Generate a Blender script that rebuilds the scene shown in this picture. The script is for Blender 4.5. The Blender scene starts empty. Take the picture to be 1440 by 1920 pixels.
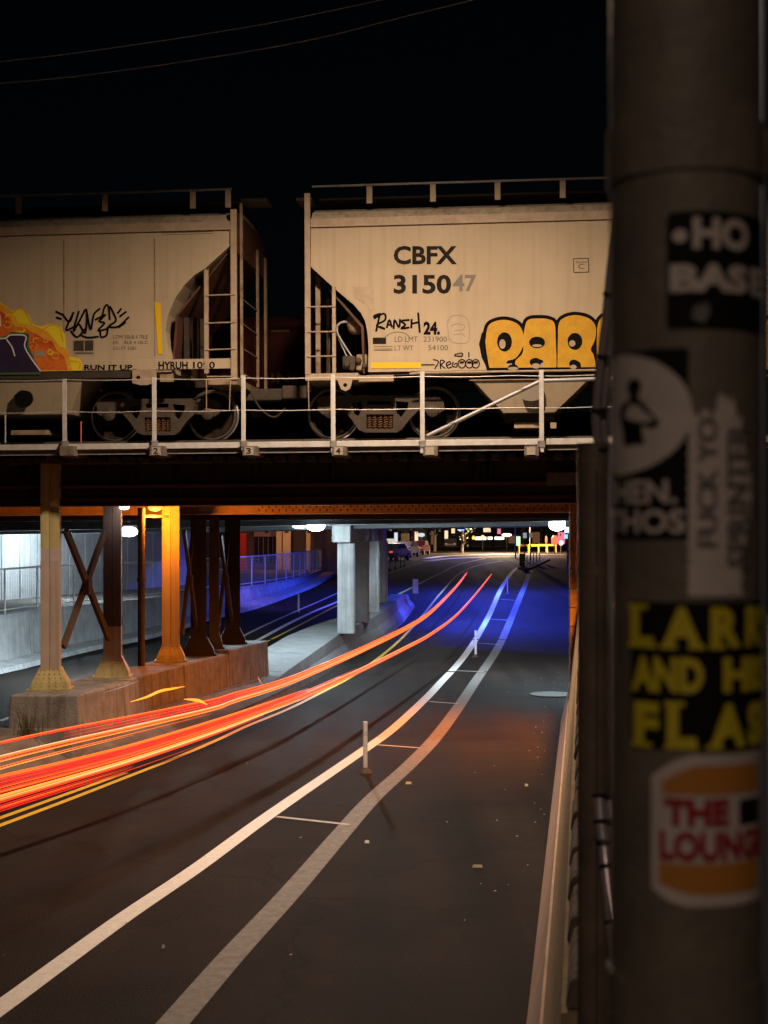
import bpy, bmesh, math, random
from mathutils import Matrix, Vector, geometry
random.seed(7)
sc = bpy.context.scene
COL = sc.collection
# ---------------------------------------------------------------- camera, sky, lights, exposure
F = 2667.0; CX = 720.0; HY = 1000.0; E = 3.9      # lens in photo pixels, level camera, eye height over the road
cam = bpy.data.cameras.new('camera'); co = bpy.data.objects.new('camera', cam); COL.objects.link(co); sc.camera = co
co.location = (0, 0, E); co.rotation_euler = (math.radians(90), 0, 0)
cam.sensor_fit = 'VERTICAL'; cam.sensor_height = 36; cam.lens = 36*F/1920; cam.shift_y = 40/1920.0
cam.clip_start = 0.05; cam.clip_end = 3000
cam.dof.use_dof = True; cam.dof.focus_distance = 26; cam.dof.aperture_fstop = 6.0
sc.view_settings.view_transform = 'Standard'; sc.view_settings.look = 'None'
sc.view_settings.exposure = 0.0; sc.view_settings.gamma = 1
try: sc.view_settings.use_curve_mapping = False
except Exception: pass
sc.render.engine = 'CYCLES'
sc.cycles.use_denoising = True
sc.cycles.sample_clamp_indirect = 4
sc.cycles.max_bounces = 6
sc.cycles.caustics_reflective = False; sc.cycles.caustics_refractive = False
w = bpy.data.worlds.new('World'); sc.world = w; w.use_nodes = True
nt = w.node_tree; bg = nt.nodes['Background']; sky = nt.nodes.new('ShaderNodeTexSky'); sky.sky_type = 'NISHITA'
sky.sun_disc = False; sky.sun_elevation = math.radians(18); sky.sun_rotation = math.radians(200)
nt.links.new(sky.outputs[0], bg.inputs[0]); bg.inputs[1].default_value = 0.00022
sl = bpy.data.lights.new('moon_light', 'SUN'); so = bpy.data.objects.new('moon_light', sl); COL.objects.link(so)
sl.energy = 0.006; sl.angle = math.radians(0.5); sl.color = (1, .93, .85)
so.rotation_euler = (math.radians(72), 0, math.radians(-20))

def light(kind, loc, power, color, size=.12, rot=None, parent=None, spot=None, blend=.5):
    l = bpy.data.lights.new('lamp_light', kind); o = bpy.data.objects.new('lamp_light', l); COL.objects.link(o)
    l.energy = power; l.color = color
    if kind == 'AREA': l.shape = 'DISK'; l.size = size
    else: l.shadow_soft_size = size
    if kind == 'SPOT': l.spot_size = math.radians(spot or 120); l.spot_blend = blend
    o.location = loc
    if rot: o.rotation_euler = rot
    return o
# ---------------------------------------------------------------- helpers: frames and points
TH = math.radians(6.06)
_u = Vector((math.cos(TH), -math.sin(TH), 0.0042)).normalized(); _n = Vector((math.sin(TH), math.cos(TH), 0)); _w = _u.cross(_n)
FR = Matrix((( _u.x, _n.x, _w.x), (_u.y, _n.y, _w.y), (_u.z, _n.z, _w.z)))     # the railway's own axes: along, across, up
FW = Matrix.Identity(3)
def ray(px, py): return Vector(((px-CX)/F, 1.0, -(py-HY)/F))
def W(px, py, Y): d = ray(px, py)*Y; return Vector((d.x, d.y, d.z+E))
FRi = FR.inverted()
def L(px, py, c):
    d = FRi@ray(px, py); e = FRi@Vector((0, 0, E)); t = (c-e.y)/d.y
    return e+d*t
_zp = [(-50, 0), (45, 0), (57, .4), (69, .92), (109, 1.53), (130, 1.7), (900, 1.75)]
def _lin(y):
    for (a, za), (b, zb) in zip(_zp, _zp[1:]):
        if y <= b: return za+(zb-za)*(y-a)/(b-a)
    return _zp[-1][1]
def zr(y): return sum(_lin(y+d) for d in (-5, -2.5, 0, 2.5, 5))/5
def G(px, py, dz=0.0):
    k = (py-HY)/F; a, b = 2.0, 900.0
    for _ in range(50):
        m = (a+b)/2
        if E-k*m-zr(m)-dz > 0: a = m
        else: b = m
    return W(px, py, a)
def smooth(pts, n=6):
    out = []; P = [Vector(p) for p in pts]; P = [P[0]*2-P[1]]+P+[P[-1]*2-P[-2]]
    for i in range(1, len(P)-2):
        p0, p1, p2, p3 = P[i-1:i+3]
        for j in range(n):
            t = j/n
            out.append(.5*((2*p1)+(-p0+p2)*t+(2*p0-5*p1+4*p2-p3)*t*t+(-p0+3*p1-3*p2+p3)*t**3))
    out.append(P[-2]); return out
# ---------------------------------------------------------------- materials
MC = {}
def mat(name, col, rough=.7, metal=0, col2=None, scale=3, bump=0, bscale=30, streak=0, streakcol=None, emit=None, estr=0, detail=6, contrast=(.35, .65), spec=None):
    if name in MC: return MC[name]
    m = bpy.data.materials.new(name); m.use_nodes = True; t = m.node_tree; b = t.nodes['Principled BSDF']; MC[name] = m
    b.inputs['Base Color'].default_value = (*col, 1); b.inputs['Roughness'].default_value = rough; b.inputs['Metallic'].default_value = metal
    if spec is not None: b.inputs['Specular IOR Level'].default_value = spec
    tc = t.nodes.new('ShaderNodeTexCoord'); last = None
    if col2:
        n = t.nodes.new('ShaderNodeTexNoise'); n.inputs['Scale'].default_value = scale; n.inputs['Detail'].default_value = detail; n.inputs['Roughness'].default_value = .65
        t.links.new(tc.outputs['Object'], n.inputs['Vector'])
        r = t.nodes.new('ShaderNodeValToRGB'); r.color_ramp.elements[0].position = contrast[0]; r.color_ramp.elements[1].position = contrast[1]
        r.color_ramp.elements[0].color = (*col, 1); r.color_ramp.elements[1].color = (*col2, 1)
        t.links.new(n.outputs[0], r.inputs[0]); last = r.outputs[0]
    if streak:
        mp = t.nodes.new('ShaderNodeMapping'); mp.inputs['Scale'].default_value = (7, 7, .22); t.links.new(tc.outputs['Object'], mp.inputs[0])
        n = t.nodes.new('ShaderNodeTexNoise'); n.inputs['Scale'].default_value = 1.3; n.inputs['Detail'].default_value = 7; t.links.new(mp.outputs[0], n.inputs['Vector'])
        r = t.nodes.new('ShaderNodeValToRGB'); r.color_ramp.elements[0].position = .48; r.color_ramp.elements[1].position = .72
        r.color_ramp.elements[1].color = (streak, streak, streak, 1)
        t.links.new(n.outputs[0], r.inputs[0])
        mx = t.nodes.new('ShaderNodeMix'); mx.data_type = 'RGBA'; t.links.new(r.outputs[0], mx.inputs[0])
        if last: t.links.new(last, mx.inputs[6])
        else: mx.inputs[6].default_value = (*col, 1)
        mx.inputs[7].default_value = (*(streakcol or (.08, .05, .03)), 1); last = mx.outputs[2]
    if last: t.links.new(last, b.inputs['Base Color'])
    if bump:
        n = t.nodes.new('ShaderNodeTexNoise'); n.inputs['Scale'].default_value = bscale; n.inputs['Detail'].default_value = 8; t.links.new(tc.outputs['Object'], n.inputs['Vector'])
        bm = t.nodes.new('ShaderNodeBump'); bm.inputs['Strength'].default_value = bump; bm.inputs['Distance'].default_value = .03
        t.links.new(n.outputs[0], bm.inputs['Height']); t.links.new(bm.outputs[0], b.inputs['Normal'])
    if emit:
        b.inputs['Emission Color'].default_value = (*emit, 1); b.inputs['Emission Strength'].default_value = estr
    return m
CREAM = mat('hopper_paint', (.44, .35, .235), .7, col2=(.50, .40, .28), scale=.6, streak=.22, streakcol=(.22, .17, .12), bump=.08, bscale=6)
CREAM2 = mat('hopper_trim_paint', (.45, .345, .24), .6, col2=(.34, .25, .17), scale=5)
CREAMR = mat('rusty_trim_paint', (.34, .25, .16), .7, col2=(.16, .08, .04), scale=4, contrast=(.45, .7))
ROOFM = mat('hopper_roof_paint', (.48, .40, .30), .7, col2=(.36, .30, .22), scale=2, streak=.5)
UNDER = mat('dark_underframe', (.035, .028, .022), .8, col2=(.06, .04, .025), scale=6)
TRUCK = mat('truck_casting', (.085, .062, .045), .75, col2=(.05, .035, .025), scale=5, bump=.3, bscale=20)
TREAD = mat('worn_wheel_tread', (.5, .47, .44), .3, .9)
WPLATE = mat('rusty_wheel_plate', (.022, .016, .012), .85, col2=(.045, .028, .018), scale=7, spec=.1)
SLOPE = mat('orange_lit_slope_sheet', (.13, .045, .02), .7, col2=(.06, .03, .02), scale=3)  # orange-brown colour carries orange light reflected onto the slope sheets
MAROON = mat('maroon_car_paint', (.24, .028, .022), .6, col2=(.16, .02, .016), scale=2, streak=.5)
MAROONT = mat('faded_red_lettering', (.9, .45, .34), .7)
BLACK = mat('black_spray_paint', (.008, .007, .007), .8, spec=.05)
STENCIL = mat('dark_stencil_paint', (.014, .012, .011), .8, col2=(.03, .026, .022), scale=9, spec=.05)
STENCILF = mat('faded_stencil_paint', (.19, .16, .14), .7)
FADED = mat('faded_grey_paint', (.24, .20, .16), .7)
YEL = mat('amber_spray_paint', (.62, .34, .006), .6, col2=(.50, .26, .004), scale=6)
REFY = mat('yellow_reflector', (.80, .50, .01), .4)
SY = mat('lemon_spray', (.82, .66, .02), .6); SR = mat('red_spray', (.55, .05, .01), .6, col2=(.80, .22, .02), scale=3); SP = mat('violet_spray', (.035, .018, .075), .6, col2=(.02, .01, .03), scale=4); SW = mat('white_spray', (.75, .73, .70), .6); SG = mat('green_spray', (.06, .13, .05), .6)
GALV = mat('galvanised_steel', (.56, .55, .54), .5, .2, col2=(.44, .42, .4), scale=6)
GALVD = mat('weathered_galvanised_steel', (.26, .25, .24), .6, .2, col2=(.18, .16, .15), scale=4)
WOOD = mat('dark_tie_timber', (.09, .075, .062), .85, col2=(.04, .03, .025), scale=8, bump=.4)
BLOCKM = mat('grey_timber_end', (.16, .13, .105), .85, col2=(.08, .06, .05), scale=9, bump=.4)
GIRD = mat('green_girder_paint', (.028, .035, .022), .8, col2=(.06, .018, .012), scale=.7, streak=.5, streakcol=(.02, .015, .012), bump=.2)
GIRDF = mat('rusty_flange', (.09, .06, .035), .75, col2=(.14, .035, .02), scale=1.3)
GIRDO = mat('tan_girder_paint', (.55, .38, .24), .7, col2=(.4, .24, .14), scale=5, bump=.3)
COLP = mat('lower_column_paint', (.42, .36, .30), .7, col2=(.35, .295, .245), scale=2, streak=.3)
COLY = mat('mustard_column_paint', (.46, .40, .19), .7, col2=(.38, .32, .14), scale=4, streak=.35)
COLG = mat('green_column_paint', (.09, .085, .045), .8, col2=(.05, .045, .03), scale=3)
RUST = mat('brown_steel', (.055, .04, .032), .75, col2=(.085, .052, .038), scale=5)
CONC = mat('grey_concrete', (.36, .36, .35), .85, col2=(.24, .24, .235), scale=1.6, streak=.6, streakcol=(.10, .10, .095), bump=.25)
CONCW = mat('pale_concrete_panel', (.5, .5, .5), .85, col2=(.36, .36, .36), scale=1.2, streak=.5, streakcol=(.2, .21, .2), bump=.15)
CONCB = mat('brown_concrete', (.27, .25, .23), .9, col2=(.16, .15, .138), scale=3, streak=.6, streakcol=(.06, .045, .035), bump=.35)
CONCP = mat('stained_island_concrete', (.20, .165, .14), .9, col2=(.11, .09, .08), scale=1.6, bump=.4)
CONCT = mat('tan_wall_concrete', (.52, .38, .20), .9, col2=(.36, .25, .13), scale=6, bump=.4)
CONCK = mat('pinkish_barrier_concrete', (.44, .31, .24), .85, col2=(.33, .23, .175), scale=3, bump=.25)
STONE = mat('rough_wall_stone', (.24, .18, .125), .95, col2=(.12, .09, .06), scale=5, bump=.8, bscale=14)
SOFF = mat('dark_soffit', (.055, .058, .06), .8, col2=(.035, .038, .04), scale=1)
DARK = mat('soot_black_steel', (.015, .013, .012), .85)
WHITEL = mat('white_road_paint', (.70, .66, .63), .65, col2=(.58, .54, .51), scale=11, bump=.2)
GREYL = mat('worn_grey_road_paint', (.20, .175, .155), .75, col2=(.11, .095, .085), scale=9, detail=9)
THINL = mat('thin_road_paint', (.5, .46, .43), .7, col2=(.3, .27, .25), scale=14)
YELL = mat('yellow_road_paint', (.72, .47, .03), .65, col2=(.6, .37, .02), scale=10)
CONC2 = mat('dimmed_barrier_concrete', (.14, .14, .138), .85, col2=(.09, .09, .088), scale=2, streak=.5, streakcol=(.07, .07, .065), bump=.25)  # concrete darkened in colour to offset strong lamp light on the barrier
PLW = mat('white_plastic', (.78, .77, .75), .5)
def asphalt():
    m = mat('asphalt', (.013, .0095, .008), .85, col2=(.0205, .0152, .0128), scale=.6, bump=.5, bscale=45, spec=.06)
    t = m.node_tree; b = t.nodes['Principled BSDF']; tc = t.nodes['Texture Coordinate']
    src = b.inputs['Base Color'].links[0].from_socket
    n = t.nodes.new('ShaderNodeTexNoise'); n.inputs['Scale'].default_value = 60; n.inputs['Detail'].default_value = 3; t.links.new(tc.outputs['Object'], n.inputs['Vector'])
    mp = t.nodes.new('ShaderNodeMapping'); mp.inputs['Rotation'].default_value = (0, 0, math.radians(-25)); mp.inputs['Scale'].default_value = (1.4, .06, 1)
    mp.inputs['Rotation'].default_value = (0, 0, math.radians(14))
    t.links.new(tc.outputs['Object'], mp.inputs[0]); n2 = t.nodes.new('ShaderNodeTexNoise'); n2.inputs['Scale'].default_value = 1; n2.inputs['Detail'].default_value = 4; t.links.new(mp.outputs[0], n2.inputs['Vector'])
    a = t.nodes.new('ShaderNodeMath'); a.operation = 'MULTIPLY'; t.links.new(n.outputs[0], a.inputs[0]); t.links.new(n2.outputs[0], a.inputs[1])
    mr = t.nodes.new('ShaderNodeMapRange'); mr.inputs[1].default_value = .1; mr.inputs[2].default_value = .42; mr.inputs[3].default_value = .35; mr.inputs[4].default_value = 1.9; t.links.new(a.outputs[0], mr.inputs[0])
    mx = t.nodes.new('ShaderNodeMix'); mx.data_type = 'RGBA'; mx.blend_type = 'MULTIPLY'; mx.inputs[0].default_value = 1; t.links.new(src, mx.inputs[6]); t.links.new(mr.outputs[0], mx.inputs[7]); t.links.new(mx.outputs[2], b.inputs['Base Color'])
    r = t.nodes.new('ShaderNodeMapRange'); r.inputs[3].default_value = .62; r.inputs[4].default_value = .9; t.links.new(n2.outputs[0], r.inputs[0]); t.links.new(r.outputs[0], b.inputs['Roughness'])
    nz = t.nodes.new('ShaderNodeTexNoise'); nz.inputs['Scale'].default_value = 1.2; nz.inputs['Detail'].default_value = 5; t.links.new(tc.outputs['Object'], nz.inputs['Vector'])
    va = t.nodes.new('ShaderNodeVectorMath'); va.operation = 'MULTIPLY_ADD'; va.inputs[1].default_value = (1.1, 1.1, 0); t.links.new(nz.outputs['Color'], va.inputs[0]); t.links.new(tc.outputs['Object'], va.inputs[2])
    vo = t.nodes.new('ShaderNodeTexVoronoi'); vo.feature = 'DISTANCE_TO_EDGE'; vo.inputs['Scale'].default_value = .19; t.links.new(va.outputs[0], vo.inputs['Vector'])
    cr = t.nodes.new('ShaderNodeMapRange'); cr.inputs[1].default_value = .0015; cr.inputs[2].default_value = .006; cr.inputs[3].default_value = .72; cr.inputs[4].default_value = 1; t.links.new(vo.outputs[0], cr.inputs[0])
    m2 = t.nodes.new('ShaderNodeMix'); m2.data_type = 'RGBA'; m2.blend_type = 'MULTIPLY'; m2.inputs[0].default_value = 1; t.links.new(mx.outputs[2], m2.inputs[6]); t.links.new(cr.outputs[0], m2.inputs[7]); t.links.new(m2.outputs[2], b.inputs['Base Color'])
    return m
ASPH = asphalt()
def glow(name, col, s):
    m = mat(name, (.02, .02, .02), .5, emit=col, estr=s); return m
# ---------------------------------------------------------------- mesh builder
class MB:
    def __init__(s): s.v = []; s.f = []; s.sm = False
    def add(s, vs, fs):
        k = len(s.v); s.v += [Vector(p) for p in vs]; s.f += [tuple(k+i for i in f) for f in fs]; return s
    def box(s, x0, x1, y0, y1, z0, z1):
        return s.add([(x, y, z) for x in (x0, x1) for y in (y0, y1) for z in (z0, z1)], [(0, 1, 3, 2), (4, 6, 7, 5), (0, 4, 5, 1), (2, 3, 7, 6), (0, 2, 6, 4), (1, 5, 7, 3)])
    def hexa(s, b, t): # bottom loop, top loop
        n = len(b); return s.add(list(b)+list(t), [tuple(range(n-1, -1, -1)), tuple(range(n, 2*n))]+[(i, (i+1) % n, n+(i+1) % n, n+i) for i in range(n)])
    def bar(s, p, q, w, h=None, up=(0, 0, 1)):
        p = Vector(p); q = Vector(q); h = h or w; d = (q-p).normalized(); up = Vector(up)
        if abs(d.dot(up)) > .98: up = Vector((0, 1, 0))
        a = d.cross(up).normalized()*w/2; b = a.normalized().cross(d)*h/2
        return s.hexa([p-a-b, p+a-b, p+a+b, p-a+b], [q-a-b, q+a-b, q+a+b, q-a+b])
    def tube(s, pts, r, n=8, caps=True):
        pts = [Vector(p) for p in pts]; k = len(s.v); N = len(pts); rs = r if isinstance(r, (list, tuple)) else [r]*N
        for i, p in enumerate(pts):
            d = (pts[min(i+1, N-1)]-pts[max(i-1, 0)]).normalized(); up = Vector((0, 0, 1)) if abs(d.z) < .95 else Vector((0, 1, 0))
            a = d.cross(up).normalized(); b = a.cross(d)
            s.v += [p+(a*math.cos(2*math.pi*j/n)+b*math.sin(2*math.pi*j/n))*rs[i] for j in range(n)]
        for i in range(N-1):
            for j in range(n): s.f.append((k+i*n+j, k+i*n+(j+1) % n, k+(i+1)*n+(j+1) % n, k+(i+1)*n+j))
        if caps: s.f.append(tuple(k+j for j in range(n-1, -1, -1))); s.f.append(tuple(k+(N-1)*n+j for j in range(n)))
        s.sm = True; return s
    def lathe(s, c, axis, prof, n=24, cap=True):   # prof: (distance along axis, radius)
        c = Vector(c); ax = Vector(axis).normalized(); up = Vector((0, 0, 1)) if abs(ax.z) < .9 else Vector((1, 0, 0)); a = ax.cross(up).normalized(); b = a.cross(ax); k = len(s.v)
        for h, r in prof: s.v += [c+ax*h+(a*math.cos(2*math.pi*j/n)+b*math.sin(2*math.pi*j/n))*r for j in range(n)]
        for i in range(len(prof)-1):
            for j in range(n): s.f.append((k+i*n+j, k+i*n+(j+1) % n, k+(i+1)*n+(j+1) % n, k+(i+1)*n+j))
        m = len(prof)-1
        if cap: s.f.append(tuple(k+j for j in range(n-1, -1, -1))); s.f.append(tuple(k+m*n+j for j in range(n)))
        s.sm = True; return s
    def prism(s, poly, f0, f1, holes=()):   # 2D polygon (with holes), mapped by f0 (front) and f1 (back)
        loops = [list(poly)]+[list(h) for h in holes]; flat = [p for l in loops for p in l]
        tri = geometry.tessellate_polygon([[Vector((p[0], p[1], 0)) for p in l] for l in loops]); n = len(flat)
        vs = [f0(*p) for p in flat]+[f1(*p) for p in flat]; fs = [tuple(t) for t in tri]+[tuple(n+i for i in reversed(t)) for t in tri]; k = 0
        for l in loops:
            m = len(l); fs += [(k+i, k+(i+1) % m, n+k+(i+1) % m, n+k+i) for i in range(m)]; k += m
        return s.add(vs, fs)
    def flat(s, poly, f0):
        tri = geometry.tessellate_polygon([[Vector((p[0], p[1], 0)) for p in poly]]); return s.add([f0(*p) for p in poly], [tuple(t) for t in tri])
    def strip(s, A, B): # quad strip between two point lists
        n = len(A); return s.add(list(A)+list(B), [(i, i+1, n+i+1, n+i) for i in range(n-1)])
BASE = {}
def fin(mb, name, m, base, mesh=None):
    if mesh is None:
        mesh = bpy.data.meshes.new(name); mesh.from_pydata([tuple(v-base) for v in mb.v], [], mb.f); mesh.validate()
        bm = bmesh.new(); bm.from_mesh(mesh); bmesh.ops.recalc_face_normals(bm, faces=bm.faces); bm.to_mesh(mesh); bm.free()
        mesh.materials.append(m)
        if mb.sm:
            for p in mesh.polygons: p.use_smooth = True
            try: mesh.set_sharp_from_angle(angle=math.radians(40))
            except Exception: pass
    o = bpy.data.objects.new(name, mesh); COL.objects.link(o); return o
def setp(o, label=None, cat=None, group=None, kind=None):
    for k, v in (('label', label), ('category', cat), ('group', group), ('kind', kind)):
        if v: o[k] = v
    return o
def thing(name, label, cat, base=(0, 0, 0), frame=FW, group=None, kind=None):
    o = bpy.data.objects.new(name, None); COL.objects.link(o); base = Vector(base); o.empty_display_size = .2
    M = frame.to_4x4(); M.translation = frame@base; o.matrix_world = M; BASE[o] = (base, frame); return setp(o, label, cat, group, kind)
def part(name, mb, m, parent, label=None, kind=None, bevel=0):
    base, fr = BASE[parent]; o = fin(mb, name, m, base); o.parent = parent; BASE[o] = (base, fr); setp(o, label, kind=kind)
    if bevel: bv = o.modifiers.new('b', 'BEVEL'); bv.width = bevel; bv.segments = 2; bv.limit_method = 'ANGLE'; bv.angle_limit = math.radians(40)
    return o
def solo(name, mb, m, label=None, cat=None, frame=FW, group=None, kind=None, base=None, bevel=0):
    if base is None:
        base = Vector((sum(v.x for v in mb.v)/len(mb.v), sum(v.y for v in mb.v)/len(mb.v), min(v.z for v in mb.v)))
    o = fin(mb, name, m, Vector(base)); M = frame.to_4x4(); M.translation = frame@Vector(base); o.matrix_world = M; BASE[o] = (Vector(base), frame)
    if bevel: bv = o.modifiers.new('b', 'BEVEL'); bv.width = bevel; bv.segments = 2; bv.limit_method = 'ANGLE'
    return setp(o, label, cat, group, kind)
def copy_tree(o, parent=None):
    c = o.copy(); COL.objects.link(c); c.parent = parent
    if o in BASE: BASE[c] = BASE[o]
    for ch in list(o.children): copy_tree(ch, c)
    return c
# lettering from the built-in font as flat meshes
_tc = {}
def glyphs(txt, off=0.0, space=1.0):
    k = (txt, off, space)
    if k in _tc: return _tc[k]
    c = bpy.data.curves.new('t', 'FONT'); c.body = txt; c.offset = off; c.resolution_u = 3; c.space_character = space
    o = bpy.data.objects.new('t', c); COL.objects.link(o); dg = bpy.context.evaluated_depsgraph_get(); me = bpy.data.meshes.new_from_object(o.evaluated_get(dg))
    vs = [(v.co.x, v.co.y) for v in me.vertices]; fs = [tuple(p.vertices) for p in me.polygons]
    bpy.data.objects.remove(o); bpy.data.curves.remove(c); bpy.data.meshes.remove(me); _tc[k] = (vs, fs); return vs, fs
def text(mb, txt, box, f, off=0.0, rot=False, space=1.0):
    vs, fs = glyphs(txt, off, space)
    x0 = min(v[0] for v in vs); x1 = max(v[0] for v in vs); y0 = min(v[1] for v in vs); y1 = max(v[1] for v in vs); a0, b0, a1, b1 = box; out = []
    for x, y in vs:
        u = (x-x0)/(x1-x0); v = (y-y0)/(y1-y0)
        if rot: out.append(f(a0+(1-v)*(a1-a0), b1+(b0-b1)*u))       # reads upwards
        else: out.append(f(a0+u*(a1-a0), b1+v*(b0-b1)))
    return mb.add(out, fs)
def stroke(mb, pts, wd, f, n=5, taper=False):
    P = smooth([(x, y, 0) for x, y in pts], n) if len(pts) > 2 else [Vector((*p, 0)) for p in pts]; A = []; B = []; N = len(P)
    for i, p in enumerate(P):
        d = (P[min(i+1, N-1)]-P[max(i-1, 0)])
        if d.length < 1e-6: d = Vector((1, 0, 0))
        d.normalize(); q = Vector((-d.y, d.x, 0))*wd/2*(1 if not taper else max(.3, math.sin(math.pi*(i+.6)/(N+.2))))
        A.append(f(p.x+q.x, p.y+q.y)); B.append(f(p.x-q.x, p.y-q.y))
    return mb.strip(A, B)
# ================================================================ GROUND AND ROAD
g = MB(); ys = [-30, 0]+[i*3 for i in range(1, 60)]+[200, 260, 350, 500, 900]; xs = [-200, -60, -30, -15, 0, 15, 30, 60, 200]
vs = [(x, y, zr(y)) for y in ys for x in xs]; n = len(xs)
g.add(vs, [(j*n+i, j*n+i+1, (j+1)*n+i+1, (j+1)*n+i) for j in range(len(ys)-1) for i in range(n-1)])
road = solo('road', g, ASPH, kind='structure', base=(0, 0, 0)); road['label'] = 'dark asphalt road curving up out of the underpass'
def ribbon(pts, wid, lift=.004, n=8):
    P = smooth(pts, n) if len(pts) > 2 else [Vector(pts[0]).lerp(Vector(pts[1]), i/6) for i in range(7)]; A = []; B = []
    for i, p in enumerate(P):
        d = (P[min(i+1, len(P)-1)]-P[max(i-1, 0)]); d.z = 0; d.normalize(); q = Vector((-d.y, d.x, 0))*wid/2
        for l, sgn in ((A, 1), (B, -1)):
            r = p+q*sgn; l.append((r.x, r.y, zr(r.y)+lift))
    return MB().strip(A, B)
def mark(name, px, wid, m, lift=.004, label=None):
    pts = [G(*p) for p in px]; o = part(name, ribbon(pts, wid, lift), m, road, label); return o
WL = [(-60, 1932), (0, 1890), (226, 1725), (370, 1627), (514, 1522), (683, 1406), (740, 1364), (800, 1308), (830, 1276), (871, 1230), (903, 1180), (926, 1134), (949, 1088), (967, 1067), (990, 1056)]
mark('edge_line', WL, .22, WHITEL, label='solid white line curving away along the lane')
GL = [(200, 2060), (324, 1920), (437, 1790), (545, 1673), (640, 1563), (698, 1498), (768, 1434), (815, 1385), (858, 1328), (899, 1267), (935, 1212), (958, 1161), (981, 1106), (995, 1072), (1013, 1058)]
mark('worn_line', GL, .27, GREYL, .004, 'wide worn grey line right of the white one')
for a, b in (((518, 1532), (655, 1547)), ((706, 1397), (787, 1403)), ((805, 1316), (860, 1320)), ((855, 1258), (908, 1260)), ((894, 1206), (938, 1209)), ((919, 1161), (951, 1163)), ((938, 1124), (967, 1126)), ((956, 1095), (976, 1096))):
    mark('cross_line', [a, b], .09, THINL, .008)
YL = [(-60, 1570), (0, 1548), (120, 1503), (241, 1456), (330, 1421), (411, 1386), (462, 1362), (540, 1330), (600, 1300), (655, 1271), (715, 1230), (761, 1189), (800, 1145), (830, 1108), (858, 1078), (890, 1062), (940, 1052)]
mark('yellow_line', YL, .11, YELL, label='yellow centre line passing under the light streaks')
mark('yellow_line', [(-60, 1555), (0, 1534), (120, 1491), (236, 1449)], .11, YELL)
mark('yellow_line', [(-40, 1474), (0, 1465), (100, 1444), (200, 1419), (300, 1392)], .1, YELL)
mark('yellow_line', [(727, 1124), (760, 1108), (789, 1093), (830, 1073), (862, 1058), (910, 1047)], .16, YELL)
mark('lane_line', [(440, 1200), (453, 1194), (500, 1171), (560, 1144), (600, 1127), (640, 1109), (730, 1075), (789, 1056), (850, 1047)], .12, THINL)
mark('lane_line', [(470, 1206), (484, 1200), (540, 1170), (590, 1146), (640, 1125), (720, 1093)], .18, WHITEL)
mark('lane_line', [(500, 1203), (560, 1173), (600, 1152), (640, 1132), (720, 1103)], .1, YELL)
mark('lane_line', [(0, 1352), (60, 1330), (140, 1300), (230, 1262)], .12, THINL)
for y0 in (1039, 1044):
    mark('crosswalk_line', [(800, y0+8), (850, y0+3), (950, y0), (1060, y0+1)], .9, WHITEL, .006)
# drain cover and manhole
p = G(1036, 1303); m_ = MB().lathe((p.x, p.y, .004), (0, 0, 1), [(0, .55), (.02, .55), (.021, .48), (.015, .47)], 28)
solo('manhole_cover', m_, mat('worn_iron', (.03, .029, .028), .7, .0), 'round worn iron cover in the dark road beside the right wall', 'manhole cover')
p = G(572, 1222); t = thing('storm_drain', 'dark rectangular storm drain grate set in the median island before the pier', 'drain grate', (p.x, p.y, .3))
part('frame', MB().box(p.x-.5, p.x+.5, p.y-.9, p.y+.9, .3, .33), DARK, t)
for k in range(6): part('slat', MB().box(p.x-.45, p.x+.45, p.y-.8+k*.29, p.y-.68+k*.29, .33, .36), RUST, t)
# ---------------------------------------------------------------- median island and barrier
R_ = [G(*q) for q in ((-150, 1512), (0, 1472), (110, 1450), (220, 1423), (350, 1385), (470, 1338), (560, 1293), (620, 1258))]
R_ = smooth(R_, 5); Lf = [Vector((p.x-1.9-.2*i/len(R_), p.y+.35, 0)) for i, p in enumerate(R_)]
isl = MB(); hgt = lambda i: .45*min(1, 1)
A = [(p.x, p.y, -.01) for p in R_]; B = [(p.x-.06, p.y+.02, .16) for p in R_]; Cc = [(p.x-.75, p.y+.15, .62-.25*i/len(R_)) for i, p in enumerate(R_)]; D = [(p.x, p.y, .6-.25*i/len(Lf)) for i, p in enumerate(Lf)]; Z = [(p.x-.1, p.y, -.01) for p in Lf]
for a, b in ((A, B), (B, Cc), (Cc, D), (D, Z)): isl.strip(a, b)
solo('median_island', isl, CONCP, kind='structure', base=(0, 0, 0))
# barrier: concrete with sloping faces under the pier, segments as parts
BR = [G(*q) for q in ((470, 1338), (560, 1293), (650, 1240), (718, 1202), (757, 1167), (778, 1138))]; BR = smooth(BR, 4)
med = thing('median_barrier', 'pale concrete barrier wall carrying the pier between both roads, lit blue at its far end', 'concrete barrier', (BR[0].x, BR[0].y, 0))
nb = len(BR)
for i in range(0, nb-1, 2):
    mb = MB(); j = min(i+2, nb-1); sec = []
    for q, k in ((BR[i], i), (BR[j], j)):
        h = .30+.55*min(1, max(0, (k-2)/7)); z0 = zr(q.y); wd = 1.5-1.0*min(1, max(0, (k-9)/8)); 
        if k >= nb-2: h = .55
        g_ = .02 if k == i else -.02
        sec.append([(q.x, q.y+g_, z0-.02), (q.x-.05, q.y+g_, z0+h*.25), (q.x-.22, q.y+g_, z0+h*.55), (q.x-.3, q.y+g_, z0+h), (q.x-.3-wd, q.y+g_, z0+h), (q.x-.5-wd, q.y+g_, z0-.02)])
    mb.hexa(sec[0], sec[1]); part('barrier_segment', mb, CONC2 if i < nb*.72 else CONC, med)
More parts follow.
